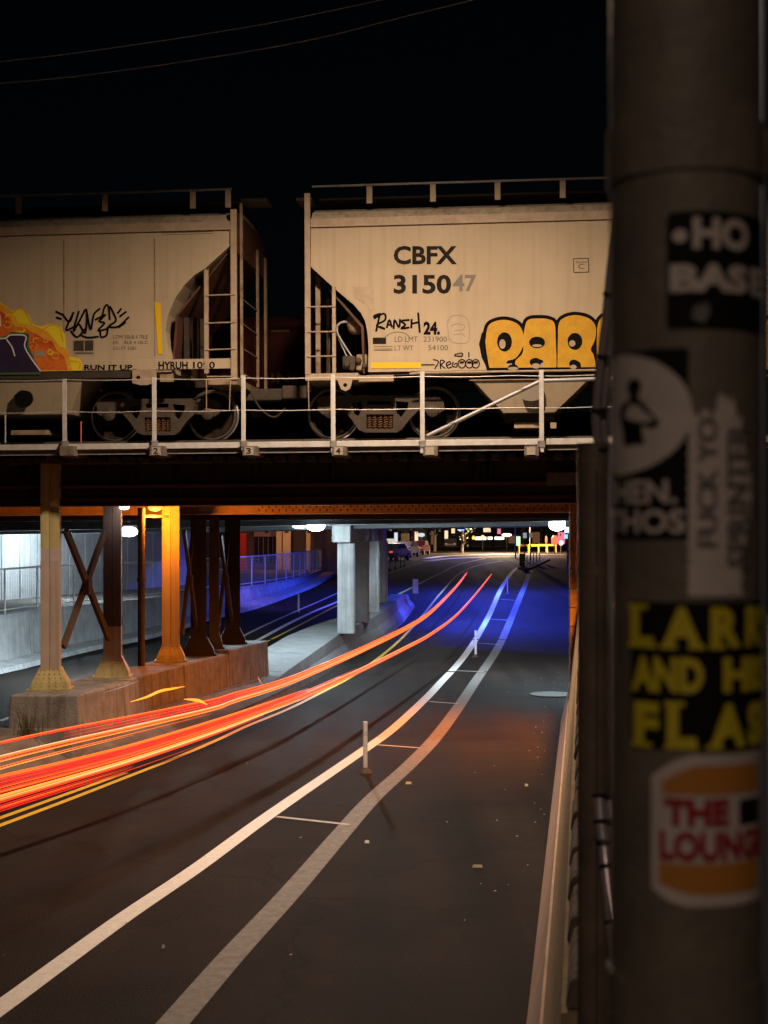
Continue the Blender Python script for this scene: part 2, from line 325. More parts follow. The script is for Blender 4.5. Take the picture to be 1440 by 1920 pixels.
# ================================================================ RIGHT WALL (near), its cap stones and the pavement behind
def wallx(a, y): return a+.1395*y
rw = thing('roadside_wall', 'long tan concrete retaining wall with a sloping barrier foot right of the road', 'retaining wall', (wallx(-.45, 16), 16, 0))
yy = [4, 8, 12, 14.5, 17, 19.5, 22, 24.5, 27, 29.6]
for a, b in zip(yy, yy[1:]):
    foot = lambda y: [(wallx(-.45, y), y, -.02), (wallx(-.42, y), y, .12), (wallx(-.33, y), y, .5), (wallx(-.27, y), y, .82), (wallx(0, y), y, .82), (wallx(0, y), y, -.02)]
    part('barrier_foot', MB().hexa(foot(a+.006), foot(b-.006)), CONCK, rw)
    face = lambda y: [(wallx(-.25, y), y, .825), (wallx(-.17, y), y, 1.5), (wallx(-.06, y), y, 2.55), (wallx(.3, y), y, 2.55), (wallx(.3, y), y, .825)]
    part('wall_panel', MB().hexa(face(a+.004), face(b-.004)), CONCT, rw)
y = 4.0
while y < 29.2:
    l = random.uniform(.5, .95); x = wallx(-.04, y+l/2); h = random.uniform(.085, .095); j = random.uniform(-.006, .006)
    mb = MB().hexa([(wallx(-.05, y)+j, y+.015, 2.552), (wallx(.32, y), y+.015, 2.552), (wallx(.32, y+l), y+l-.015, 2.552), (wallx(-.05, y+l)+j, y+l-.015, 2.552)],
                   [(wallx(-.03, y)+j, y+.03, 2.552+h), (wallx(.3, y), y+.03, 2.56+h), (wallx(.3, y+l), y+l-.03, 2.55+h), (wallx(-.03, y+l)+j, y+l-.03, 2.545+h)])
    part('cap_stone', mb, STONE, rw, bevel=.015); y += l
pv = MB(); P0 = [(wallx(.3, y), y, 2.5) for y in (-20, 0, 10, 20, 30)]; P1 = [(60, y, 2.5) for y in (-20, 0, 10, 20, 30)]
pv.strip(P0, P1); pv.strip([(p[0]-.0, p[1], 2.5) for p in P0], [(p[0], p[1], -.1) for p in P0]); solo('pavement', pv, mat('dirt_pavement', (.07, .055, .04), .95, col2=(.04, .03, .022), scale=3, bump=.6), kind='structure', base=(0, 0, 0))
# right abutment, built of rough courses
ab = thing('stone_abutment', 'rough stone abutment under the right end of the railway bridge', 'bridge abutment', (6, 30, 0))
ZAB = 4.78
part('core', MB().hexa([(3.98, 30.03, -.02), (14, 29.0, -.02), (18, 60, -.02), (7.95, 60, -.02)], [(3.98, 30.03, ZAB-.05), (14, 29.0, ZAB-.05), (18, 60, ZAB-.05), (7.95, 60, ZAB-.05)]), CONCB, ab)
z = 0
for r in range(12):
    h = .39; x = 3.9; 
    while x < 13.6:
        l = random.uniform(.5, 1.0); ya = 29.9-.1*(x-3.9); o_ = random.uniform(0, .06)
        part('stone_block', MB().hexa([(x+.012, ya-o_, z+.01), (x+l-.012, ya-.1*l-o_, z+.01), (x+l-.012, ya+.2, z+.01), (x+.012, ya+.2, z+.01)], [(x+.012, ya-o_, z+h-.01), (x+l-.012, ya-.1*l-o_, z+h-.01), (x+l-.012, ya+.2, z+h-.01), (x+.012, ya+.2, z+h-.01)]), STONE if r > 1 else CONCT, ab); x += l
    z += h
# ================================================================ PLINTH + COLUMNS OF THE RAILWAY BRIDGE
ZP = 1.17
def prow(y): return -5.63+.218*(y-24.5)
pl = thing('crash_wall', 'brown stained concrete crash wall on the median under the steel columns', 'crash wall', (prow(29), 29, .3))
segs = [(24.0, 26.3, 1.16, ZP, CONCB), (26.32, 29.2, .98, ZP+.02, CONCB), (29.22, 32.0, 1.0, ZP+.03, CONCB), (32.02, 34.9, 1.02, ZP+.1, CONCB)]
for y0, y1, wd, zt, m in segs:
    lo = [(prow(y0)-wd/2-.06, y0-.06, .15), (prow(y0)+wd/2+.05, y0-.06, .15), (prow(y1)+wd/2+.05, y1, .15), (prow(y1)-wd/2-.06, y1, .15)]
    hi = [(prow(y0)-wd/2, y0, zt), (prow(y0)+wd/2, y0, zt), (prow(y1)+wd/2, y1, zt), (prow(y1)-wd/2, y1, zt)]
    part('wall_block', MB().hexa(lo, hi), m, pl, bevel=.03)
ftg = MB().hexa([(prow(23.4)-.9, 23.4, .1), (prow(23.4)+.75, 23.4, .1), (prow(35.3)+.7, 35.3, .1), (prow(35.3)-.8, 35.3, .1)], [(prow(23.6)-.75, 23.7, .62), (prow(23.6)+.6, 23.7, .62), (prow(35)+.6, 35, .40), (prow(35)-.6, 35, .40)])
part('footing', ftg, CONCP, pl)
bent = []
def column(x, y, wd, dp, zt, mats, label, zp, yaw=.1, foot=.62, riv=True):
    t = thing('steel_column', label, 'steel column', (x, y, zp), group='riveted columns under the railway bridge')
    c, s_ = math.cos(yaw), math.sin(yaw)
    Rr = lambda a, b, z: Vector((x+a*c-b*s_, y+a*s_+b*c, z))
    def bx(a0, a1, b0, b1, z0, z1): return MB().hexa([Rr(a0, b0, z0), Rr(a1, b0, z0), Rr(a1, b1, z0), Rr(a0, b1, z0)], [Rr(a0, b0, z1), Rr(a1, b0, z1), Rr(a1, b1, z1), Rr(a0, b1, z1)])
    for z0, z1, m, nm in mats:
        # H section: two channels and a recessed web so the column reads as rolled steel
        q = MB()
        for A_ in ((-wd/2, -.004, -dp/2, -dp/2+.02), (.004, wd/2, -dp/2, -dp/2+.02), (-wd/2, wd/2, dp/2-.02, dp/2), (-wd/2+.01, -wd/2+.03, -dp/2+.02, dp/2-.02), (wd/2-.03, wd/2-.01, -dp/2+.02, dp/2-.02)):
            k = bx(*A_, z0, z1); q.add(k.v, k.f)
        part(nm, q, m, t)
    fh = .36; fw = foot/2
    part('foot_plate', MB().hexa([Rr(-fw-.04, -fw*.75-.04, zp), Rr(fw+.04, -fw*.75-.04, zp), Rr(fw+.04, fw*.75+.04, zp), Rr(-fw-.04, fw*.75+.04, zp)], [Rr(-fw-.04, -fw*.75-.04, zp+.03), Rr(fw+.04, -fw*.75-.04, zp+.03), Rr(fw+.04, fw*.75+.04, zp+.03), Rr(-fw-.04, fw*.75+.04, zp+.03)]), mats[-1][2] if not riv else COLY, t)
    prof = [(0, 1.0), (.10, .93), (.20, .78), (.29, .64), (fh, .56)]
    q = MB()
    for (h0, k0), (h1, k1) in zip(prof, prof[1:]):
        l0 = [Rr(a*fw*k0, b*fw*.75*k0, zp+.03+h0) for a, b in ((-1, -1), (1, -1), (1, 1), (-1, 1))]; l1 = [Rr(a*fw*k1, b*fw*.75*k1, zp+.03+h1) for a, b in ((-1, -1), (1, -1), (1, 1), (-1, 1))]
        q.hexa(l0, l1)
    part('gusset_base', q, COLY if riv else mats[-1][2], t)
    if riv:
        q = MB()
        for h in (.05, .12, .19, .26, .33):
            kk = 1.0-.5*h/fh*.9
            for a in range(5):
                aa = (-.8+.4*a)*fw*kk; b = -fw*.75*(1-.44*min(1, (h/fh))**1.1)-.004
                q.lathe(Rr(aa, b, zp+.03+h), Rr(0, -1, 0)-Rr(0, 0, 0), [(0, .017), (.008, .014), (.012, .006)], 6)
        for zz in [zp+.55+.16*i for i in range(int((zt-zp-.7)/.16))]:
            q.lathe(Rr(wd/2-.012, -dp*.25, zz), Rr(1, 0, 0)-Rr(0, 0, 0), [(0, .014), (.009, .01)], 6)
        part('rivets', q, COLY if riv else RUST, t, kind='stuff')
    return t
GB = 4.42   # underside of girders
L0 = [(ZP, 3.42, COLP, 'lower_shaft'), (3.42, 3.64, mat('pink_grey_band', (.40, .35, .33), .7, col2=(.34, .3, .28), scale=5), 'painted_band'), (3.64, 5.28, COLY, 'upper_shaft')]
column(-5.83, 24.9, .32, .3, 5.28, L0, 'nearest riveted column, mustard above and pinkish tan below, at the near end of the crash wall', ZP, foot=.66)
column(prow(26.85), 26.85, .33, .32, GB, [(ZP+.02, 2.15, COLP, 'lower_shaft'), (2.15, GB+.3, mat('shade_tone_column', (.06, .045, .04), .7, col2=(.09, .06, .05), scale=4), 'upper_shaft')], 'dark riveted column with a pinkish base, second along the crash wall', ZP+.02, foot=.64)  # dark upper shaft is shade put into the colour, above the lit base
column(prow(30.05)-.08, 30.05, .36, .3, GB, [(ZP+.03, 3.35, COLP, 'lower_shaft'), (3.35, GB+.3, COLY, 'upper_shaft')], 'column lit bright orange by the lamp at its top', ZP+.03, foot=.6)  # mustard top stands in for the lamp's overexposed glow on the shaft
DRK = mat('shaded_brown_steel', (.022, .017, .014), .8, col2=(.035, .022, .016), scale=5)  # brown steel copy darkened in colour, so these columns look out of lamp light
column(-4.12, 31.6, .34, .3, GB, [(ZP+.03, GB+.3, DRK, 'shaft')], 'dark brown column close behind the orange-lit one', ZP+.03, riv=False, foot=.72)
column(-3.88, 32.5, .22, .3, GB, [(ZP+.1, GB+.3, COLG, 'shaft')], 'narrow greenish column between the two dark brown ones', ZP+.1, riv=False, foot=.4)
column(-3.62, 34.0, .36, .3, GB, [(ZP+.1, GB+.3, DRK, 'shaft')], 'dark column at the far end of the crash wall', ZP+.1, riv=False, foot=.62)
def brace(x0, y0, x1, y1, za, zb, label):
    t = thing('cross_brace', label, 'cross brace', ((x0+x1)/2, (y0+y1)/2, za), group='X braces between the columns')
    part('diagonal', MB().bar((x0, y0, za), (x1-.03, y1, zb), .07, .13), RUST, t); part('diagonal', MB().bar((x0+.05, y0, zb), (x1+.05, y1, za), .07, .13), RUST, t)
    mx, my = (x0+x1)/2+.03, (y0+y1)/2; part('joint_plate', MB().box(mx-.06, mx+.06, my-.14, my+.14, (za+zb)/2-.14, (za+zb)/2+.14), RUST, t)
brace(-5.66, 25.1, prow(26.85)-.1, 26.75, 1.9, 3.95, 'rusty X brace between the two nearest steel columns')
brace(prow(30.1)+.12, 30.2, -4.2, 31.55, 1.75, 3.95, 'rusty X brace right of the orange-lit column')
brace(-3.8, 32.6, -3.66, 33.9, 1.75, 3.85, 'rusty X brace before the farthest dark column')
# drain pipe between second and third column
x, y = (265-720)*29.1/F, 29.1
t = thing('drain_pipe', 'thin brown pipe post standing between the dark and the orange-lit column', 'pipe', (x, y, ZP+.02))
part('pipe', MB().tube([(x, y, ZP), (x, y, GB)], .075, 12), RUST, t); part('collar', MB().lathe((x, y, 2.9), (0, 0, 1), [(0, .09), (.1, .09)], 12), RUST, t)
part('arm', MB().bar((x, y, 4.25), (x+.5, y+.3, 4.25), .05), RUST, t)
# ================================================================ RAILWAY BRIDGE (own axes)
s0, s1 = -16.0, 12.5
def zz(py, c, px=720): return L(px, py, c).z
br = thing('railway_bridge', 'steel railway girder bridge carrying the hopper cars over the road', 'railway bridge', (0, 27, 4.6), FR)
zb = zz(943, 24.300); zt = zz(866, 24.300)
part('front_girder', MB().box(s0, s1, 24.320, 24.360, zb, zt), GIRD, br)
part('lower_flange', MB().box(s0, s1, 24.18, 24.500, zb-.03, zb), GIRDF, br)
part('upper_flange', MB().box(s0, s1, 24.18, 24.500, zt, zt+.03), GIRD, br)
zl = zz(909, 24.200); part('flange_angle', MB().box(s0+6, s1, 24.220, 24.318, zl-.02, zl+.035), GIRDF, br)
part('flange_angle', MB().box(s0, s1, 24.250, 24.318, zb+.002, zb+.11), GIRDF, br)
sx = s0+.4
while sx < s1: part('stiffener', MB().box(sx, sx+.02, 24.230, 24.318, zb+.112, zl-.025), GIRD, br); part('stiffener', MB().box(sx, sx+.02, 24.200, 24.318, zl+.04, zt-.003), GIRD, br); sx += 1.35
for c_, zbb, m in ((26.0, zb+.3, DARK), (28.3, zb+.4, DARK)):
    part('inner_girder', MB().box(s0, s1, c_, c_+.04, zbb, zt).box(s0, s1, c_-.15, c_+.19, zbb-.03, zbb-.002), m, br)
c3 = 30.75; zb3 = zz(961, c3); zt3 = zt
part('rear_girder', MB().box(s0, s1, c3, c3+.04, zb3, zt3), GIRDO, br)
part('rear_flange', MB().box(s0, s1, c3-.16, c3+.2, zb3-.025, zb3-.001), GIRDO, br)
rv = MB(); k = 0; sx = -6.0
while sx < 5.6:
    rv.add([(sx-.015, c3-.012, zb3+.05+(.07 if k % 2 else 0)), (sx+.015, c3-.012, zb3+.05+(.07 if k % 2 else 0)), (sx+.015, c3-.012, zb3+.08+(.07 if k % 2 else 0)), (sx-.015, c3-.012, zb3+.08+(.07 if k % 2 else 0)), (sx, c3-.002, zb3+.03+(.07 if k % 2 else 0)), (sx, c3-.002, zb3+.10+(.07 if k % 2 else 0))], [(0, 1, 2, 3), (0, 1, 4), (2, 3, 5)]); sx += .075; k += 1
part('girder_rivets', rv, mat('dark_rivets', (.1, .06, .03), .7), br, kind='stuff')
c4 = 33.4
part('dark_beam', MB().box(s0, s1, c4, c4+.3, zz(974, c4), zt3), DARK, br)
part('light_baffle', MB().box(s0, s1, 35.3, 35.5, zt+.032, zt+1.75), DARK, br)  # added and unseen: keeps underpass lamp light off the boxcar underside
part('deck_plate', MB().box(s0, s1, 24.0, 35.29, zt+.032, zt+.06), DARK, br)  # carried back behind the boxcar to help block the lamp light
zx = zb+.35
for sx in (-15, -13, -11, -9, -7, -4, -1, 2, 4.5): part('cross_frame', MB().box(sx, sx+.08, 24.17, 30.7, zx, zx+.25), DARK, br)
# sign plate on the girder
A_ = L(1025, 886, 24.17); B_ = L(1092, 910, 24.17)
part('clearance_plate', MB().box(A_.x, B_.x, 24.14, 24.17, B_.z, A_.z), mat('dull_plate', (.13, .10, .09), .7, col2=(.2, .16, .15), scale=25), br, 'small dull grey plate riveted to the girder')
# walkway and its number blocks
CW = 23.3; za, zb_, zc_ = zz(826, CW), zz(837, CW), zz(847, CW)
wk = thing('walkway', 'pale steel walkway along the near edge of the bridge', 'walkway', (0, 23.3, zb_), FR)
part('edge_angle', MB().box(s0, 6.2, CW-.03, CW+.02, zb_, za), GALV, wk, bevel=.004)
part('edge_channel', MB().box(s0, 6.2, CW+.021, CW+.06, zc_, zb_-.002), GALVD, wk)
sx = s0
while sx < 6.1: part('grating_panel', MB().box(sx+.001, sx+1.519, CW+.065, 24.75, za-.06, za-.03), GALVD, wk); sx += 1.52
for px, dg in ((125, ''), (294, '2'), (468, '3'), (636, '4'), (807, ''), (997, ''), (1170, '')):
    A_ = L(px-14, 836, 23.12); B_ = L(px+14, 855, 23.12); o = part('outrigger_timber', MB().box(A_.x, B_.x, 23.12, 24.6, B_.z, A_.z), BLOCKM, wk, bevel=.01)
    if px == 125: continue
    part('number_plate', MB().box(A_.x+.04, B_.x-.06, 23.108, 23.119, B_.z+.02, A_.z-.02), mat('dull_white_plate', (.36, .31, .26), .7, col2=(.26, .22, .18), scale=30), o)
    if dg: part('digit', text(MB(), dg, (A_.x+.07, A_.z-.035, B_.x-.1, B_.z+.035), lambda a, b: Vector((a, 23.104, b)), .02), STENCIL, o)
# track: ties and rails
tk = thing('railway_track', 'rails on dark timber ties along the bridge', 'railway track', (0, 26.6, zt+.06), FR)
ztie = zz(851, 23.75); zti0 = zz(863, 23.75); sx = s0+.1
while sx < s1: part('tie', MB().box(sx, sx+.15+random.uniform(-.01, .01), 23.72+random.uniform(-.05, .05), 29.4, zti0, ztie-random.uniform(0, .02)), WOOD, tk); sx += .262
zrail = zz(822, 25.9)
for c_ in (25.86, 27.3):
    part('rail', MB().box(s0, s1, c_-.035, c_+.035, zrail-.04, zrail).box(s0, s1, c_-.01, c_+.01, zrail-.15, zrail-.041).box(s0, s1, c_-.07, c_+.07, zrail-.17, zrail-.151), mat('polished_rail', (.3, .26, .23), .35, .8), tk)
part('ballast_mat', MB().box(s0, s1, 24.9, 34, zrail-.30, zrail-.172), DARK, tk)
# railing
rl = thing('bridge_railing', 'galvanised post and cable railing along the bridge walkway', 'railing', (0, 23.3, zb_), FR)
for px, yt, yb in ((-46, 716, 845), (122, 711, 838), (290, 708, 845), (457, 704, 845), (625, 702, 850), (792, 697, 850), (1015, 694, 848), (1182, 690, 848)):
    A_ = L(px, yt, 23.24); B_ = L(px, yb, 23.24)
    part('post', MB().box(A_.x-.037, A_.x-.02, 23.2, 23.262, B_.z, A_.z).box(A_.x-.0195, A_.x+.037, 23.2, 23.215, B_.z, A_.z), GALV, rl, bevel=.003)
for px in (122, 290, 457, 625, 792, 1015):
    A_ = L(px, 832, 23.2); part('bracket', MB().box(A_.x-.06, A_.x+.06, 23.19, 23.199, A_.z-.06, A_.z+.05), GALVD, rl)
    for dz in (-.035, .025): part('bolt', MB().lathe((A_.x-.045, 23.19, A_.z+dz), (0, -1, 0), [(0, .012), (.012, .012)], 6), RUST, rl)
for y0 in (708, 768):
    pts = []
    for i in range(60):
        px = -60+i*21; base_ = y0-.0095*(px-550); A_ = L(px, base_, 23.25); ph = ((px-122) % 167.5)/167.5
        pts.append((A_.x, 23.25, A_.z-.016*math.sin(math.pi*ph)))
    part('cable', MB().tube(pts, .0075, 6), GALV, rl)
hr = thing('stair_handrail', 'sloping grey handrail running up behind the right railing posts', 'handrail', tuple(L(815, 812, 23.45)), FR)
part('handrail', MB().tube([L(800, 818, 23.45), L(1008, 717, 23.45), L(1016, 714, 23.45), L(1200, 708, 23.45)], .034, 10), mat('grey_handrail', (.3, .29, .3), .5, .3), hr)
# thin marker stakes on the deck edge
for px, yt, m, lb in ((10, 780, GALV, 'short white stake at the left end of the walkway'), (152, 793, mat('orange_stake', (.5, .12, .05), .6), 'short orange stake on the walkway by the left hopper car'), (42, 822, GALV, None)):
    if not lb: continue
    A_ = L(px, yt, 24.2); B_ = L(px, 830, 24.2); solo('marker_stake', MB().tube([A_, B_], .013, 6).lathe(tuple(A_), (0, 0, 1), [(0, .018), (.02, .018)], 6), m, lb, 'marker stake', FR)
# ================================================================ HOPPER CARS
CS = 25.06; CWD = 2.95
def FP(c): return lambda px, py: L(px, py, c)
def two(c0, c1):
    def f0(px, py): return L(px, py, c0)
    def f1(px, py): v = L(px, py, c0); return Vector((v.x, c1, v.z))
    return f0, f1
def pbox(px0, px1, py0, py1, c0, c1):
    A_ = L(px0, py1, c0); B_ = L(px1, py0, c0); return MB().box(A_.x, B_.x, c0, c1, A_.z, B_.z)
def make_truck(pcx):
    o = pcx-715
    P = lambda l: [(x+o, y) for x, y in l]
    # truck built at its own centre, pixel profile of the photographed casting
    t = None
    return P
def truck(parent, pcx):
    d = pcx-715; C1 = 25.55
    A_ = L(715, 777, C1); Bq = L(pcx, 777+.0115*-d*0, C1); sh = Bq.x-A_.x
    def f0(px, py): v = L(px, py, C1); return Vector((v.x+sh, C1, v.z))
    def f1(px, py): v = L(px, py, C1); return Vector((v.x+sh, C1+.16, v.z))
    outer = [(593, 748), (604, 743), (640, 741), (664, 742), (782, 741), (822, 743), (832, 752), (833, 768), (822, 776), (800, 772), (784, 770), (768, 786), (753, 806), (744, 811), (684, 811), (672, 806), (660, 788), (644, 770), (630, 770), (606, 778), (596, 770)]
    holes = [[(660, 756), (676, 752), (680, 764), (672, 780), (664, 776)], [(742, 752), (766, 754), (764, 766), (752, 782), (744, 774)], [(689, 751), (733, 751), (733, 765), (689, 765)], [(687, 777), (737, 777), (737, 804), (687, 804)]]
    sf = part('side_frame', MB().prism(outer, f0, f1, holes), TRUCK, parent, bevel=.008)
    for k in range(5):
        px = 692+k*10; v = f0(px, 790); pts = [(v.x+.04*math.cos(a*1.05), C1+.08+.04*math.sin(a*1.05), f0(px, 803).z+(f0(px, 777).z-f0(px, 803).z)*a/36) for a in range(37)]
        part('spring', MB().tube(pts, .011, 5), mat('rusty_orange_spring', (.15, .07, .03), .7), sf)
    v = f0(712, 771); part('bolster', MB().box(v.x-.22, v.x+.22, C1+.02, 27.9, v.z-.06, v.z+.12), TRUCK, sf)
    for px in (620, 811):
        v = f0(px, 777); c = (v.x, 25.86, v.z-.005); zc = zrail+.457; c = Vector((v.x, 25.93, zc))
        wh = part('wheel', MB().lathe(c, (0, -1, 0), [(-.05, .10), (-.05, .36), (-.045, .455), (-.02, .482), (-.012, .458), (.06, .452), (.075, .44), (.07, .40), (.0, .36), (-.01, .16), (.05, .13), (.05, .06)], 40), WPLATE, parent)
        part('tread', MB().lathe(c, (0, -1, 0), [(-.035, .47), (-.018, .4855), (-.01, .4605), (.0605, .4555), (.077, .444), (.0775, .425), (.074, .424)], 48, False), TREAD, wh)
        part('axle', MB().lathe((c.x, 25.87, c.z), (0, 1, 0), [(0, .085), (1.5, .085)], 12), WPLATE, wh)
        part('bearing', MB().lathe((v.x, C1-.02, zc), (0, -1, 0), [(0, .11), (.06, .11), (.08, .07), (.09, .03)], 16), TRUCK, wh)
        part('wheel', MB().lathe((c.x, 27.25, c.z), (0, 1, 0), [(-.05, .10), (-.05, .36), (-.045, .455), (-.02, .482), (-.012, .458), (.06, .452), (.075, .40)], 32), WPLATE, parent)
    return sf
def ladder(parent, pa, pb, rungs, m=CREAM2, c=CS-.05):
    t = MB().box(0, 0, 0, 0, 0, 0)
def carbody(t, side, bottom_y, roofpts, label=None):
    f0, f1 = two(CS, CS+CWD)
    part('body', MB().prism(side, f0, f1), CREAM, t)
# ---- right car
rc = thing('hopper_car', 'cream covered hopper car with black reporting marks CBFX 315047 and a yellow graffiti piece', 'hopper car', tuple(L(720, 822, 26.6)), FR, group='covered hopper cars on the bridge')
XE = 2700
topline = lambda x: 425-(x-583)*.0305
bl = lambda x: 697-.0125*(x-690)
side = [(583, 427), (583, 500), (600, 516), (622, 536), (645, 556), (664, 572), (677, 587), (685, 603), (689, 625), (691, 650), (691, 698), (1560, bl(1560)), (1560, topline(1560))]
carbody(rc, side, None, None)
def roof(t, pxa, pxb, end_px, m=ROOFM):
    a = L(pxa, 425 if pxa > 500 else 425, CS).x; b = L(pxb, 400, CS).x
    ze = L(583, 425, CS).z; q = MB(); prof = [(CS-.02, ze+.01), (CS-.03, ze+.03), (CS+.03, ze+.13), (CS+.22, ze+.30), (CS+.55, ze+.41), (CS+1.1, ze+.47)]
    prof = prof+[(2*(CS+CWD/2)-c, z) for c, z in reversed(prof)]
    q.hexa([Vector((a, c, z)) for c, z in prof], [Vector((b, c, z)) for c, z in prof]); return part('roof', q, m, t)
ZE = L(583, 425, CS).z
roof(rc, 583, 1560, 583)
x0 = L(583, 420, CS).x; x1 = L(1560, 400, CS).x
part('side_plate', MB().box(x0, x1, CS-.045, CS-.031, ZE-.02, ZE+.13), CREAM2, rc)
part('side_sill', MB().box(L(691, 697, CS).x, x1, CS-.03, CS-.003, L(691, 698, CS).z, L(691, 669, CS).z), CREAM, rc)
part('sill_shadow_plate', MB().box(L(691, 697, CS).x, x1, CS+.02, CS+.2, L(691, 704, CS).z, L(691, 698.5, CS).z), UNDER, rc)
for px in (800, 908, 1075, 1240): part('panel_seam', MB().box(L(px, 500, CS).x-.012, L(px, 500, CS).x+.012, CS-.0025, CS-.0008, L(px, 660, CS).z, ZE-.13), CREAM, rc)
# running board: posts, rail, grating
def running(t, posts, xa, xb):
    zr0 = L(720, 377, CS+.2).z; zr1 = L(720, 350, CS+.2).z
    for px in posts: v = L(px, 360, CS+.15).x; part('board_bracket', MB().box(v-.05, v+.05, CS+.12, CS+.16, zr0-.05, zr1), CREAM2, t)
    part('running_board_edge', MB().box(xa, xb, CS+.10, CS+.14, zr1+.002, zr1+.035), GALVD, t)
    part('running_board', MB().box(xa, xb, CS+.9, CS+1.6, zr1-.05, zr1-.01), UNDER, t)
    return zr1
zr1 = running(rc, (693, 812, 933, 1055, 1175, 1296, 1420), L(583, 350, CS).x, x1)
# end platform, corner posts, ladder
def post(t, px0, px1, y0, y1, c=CS-.06, m=CREAM2, nm='corner_post', dp=.06): part(nm, pbox(px0, px1, y0, y1, c, c+dp), m, t, bevel=.004)
post(rc, 572, 581, 362, 702); post(rc, 623, 629, 536, 705, nm='ladder_rail')
post(rc, 592, 600, 512, 700, c=CS+.35, m=CREAMR, nm='end_post'); post(rc, 612, 618, 560, 700, c=CS+1.2, m=CREAMR, nm='end_post')
for y_ in (440, 476, 512): part('rung', MB().tube([L(574, y_, CS-.07), L(574, y_, CS-.07)+Vector((0, .45, 0))], .011, 6), CREAM2, rc)
for y_ in (575, 622, 668): part('rung', MB().tube([L(576, y_+.5, CS-.07), L(629, y_-.5, CS-.07)], .013, 6), CREAM2, rc)
part('end_sill', pbox(572, 672, 699, 714, CS-.05, CS+CWD), CREAM2, rc, bevel=.01)
part('sill_step', pbox(672, 738, 703, 716, CS-.04, CS+.1), CREAM2, rc, bevel=.01)
ld = part('stirrup_step', MB().tube([L(578, 714, CS-.04), L(579, 770, CS-.04), L(620, 769, CS-.04), L(621, 714, CS-.04)], .013, 6), CREAM2, rc)
f0, f1 = two(CS-.07, CS-.045)
hole = [(646+7*math.cos(a*math.pi/6), 722.5+6*math.sin(a*math.pi/6)) for a in range(12)]; hole = [(647+3.8*math.cos(a*math.pi/5), 722+3.8*math.sin(a*math.pi/5)) for a in range(10)]
part('jacking_lug', MB().prism([(633, 712), (636, 722), (640, 730), (648, 733.5), (656, 729), (659, 720), (661, 712)], f0, f1, [hole]), CREAM2, rc)
f0, f1 = two(CS+.15, CS+CWD-.15)
part('end_slope', MB().prism([(584, 505), (588, 505), (682, 612), (684, 700), (681, 700), (677, 614)], f0, f1), SLOPE, rc)
part('side_patch', MB().prism([(661, 538), (700, 537), (702, 580), (694, 582), (684, 570), (664, 556)], *two(CS-.006, CS-.001)), CREAM2, rc)
# air reservoir, pipes and brake gear at the end
v = L(668, 604, CS+.5)
part('air_reservoir', MB().lathe((v.x-.05, v.y, v.z+.16), (.25, 0, -1), [(-.01, .02), (.0, .08), (.06, .14), (.14, .165), (.19, .17), (.30, .165), (.36, .12), (.39, .03)], 18), CREAM2, rc)
part('pipe', MB().tube(smooth([L(660, 604, CS+.4), L(640, 605, CS+.4), L(632, 616, CS+.4), L(638, 635, CS+.4), L(664, 675, CS+.4)], 5), .016, 6), GALV, rc)
part('pipe', MB().tube(smooth([L(650, 600, CS+.45), L(634, 608, CS+.45), L(630, 622, CS+.45), L(650, 668, CS+.45)], 5), .012, 6), GALV, rc)
bv = part('brake_valve', pbox(642, 666, 667, 690, CS+.2, CS+.6), TRUCK, rc, bevel=.02)
for px, py, r in ((650, 682, .06), (672, 676, .055), (660, 690, .05), (683, 686, .05)): v = L(px, py, CS+.15); part('valve_cap', MB().lathe(v, (0, -1, 0), [(-.1, r), (0, r), (.02, r*.6)], 12), TRUCK, bv)
part('brake_valve', pbox(668, 688, 664, 694, CS+.2, CS+.6), CREAMR, rc, bevel=.02)
truck(rc, 715)
# hopper bays
def bay(t, top, bot, yt, yb, m=CREAM):
    a0, a1 = top; b0, b1 = bot; cc0 = CS+.02; zt_, zb_2 = L(a0, yt, cc0).z, L(b0, yb, cc0+.25).z
    xa0, xa1, xb0, xb1 = L(a0, yt, cc0).x, L(a1, yt, cc0).x, L(b0, yb, cc0+.25).x, L(b1, yb, cc0+.25).x
    part('hopper_bay', MB().hexa([(xb0, cc0+.25, zb_2), (xb1, cc0+.25, zb_2), (xb1, cc0+2.6, zb_2), (xb0, cc0+2.6, zb_2)], [(xa0, cc0, zt_), (xa1, cc0, zt_), (xa1, cc0+2.9, zt_), (xa0, cc0+2.9, zt_)]), m, t)
bay(rc, (886, 1106), (944, 1040), 712, 774); bay(rc, (1190, 1400), (1240, 1350), 708, 771)
part('bay_flange', pbox(880, 1560, 703, 712, CS-.01, CS+.1), CREAMR, rc)
part('outlet_gate', pbox(964, 1012, 791, 803, CS+.5, CS+1.5), CREAM2, rc, bevel=.01); part('gate_handle', pbox(1032, 1043, 792, 803, CS+.4, CS+.5), CREAM2, rc)
part('outlet_frame', pbox(946, 1040, 775, 790, CS+.5, CS+2.4), UNDER, rc)
part('side_pipe', MB().tube([L(768, 701, CS-.06), L(790, 699, CS-.06), L(920, 697, CS-.06), L(1120, 694, CS-.06)], .02, 8), CREAM2, rc)
part('centre_sill', pbox(575, 1560, 705, 735, CS+1.2, CS+1.7), UNDER, rc)
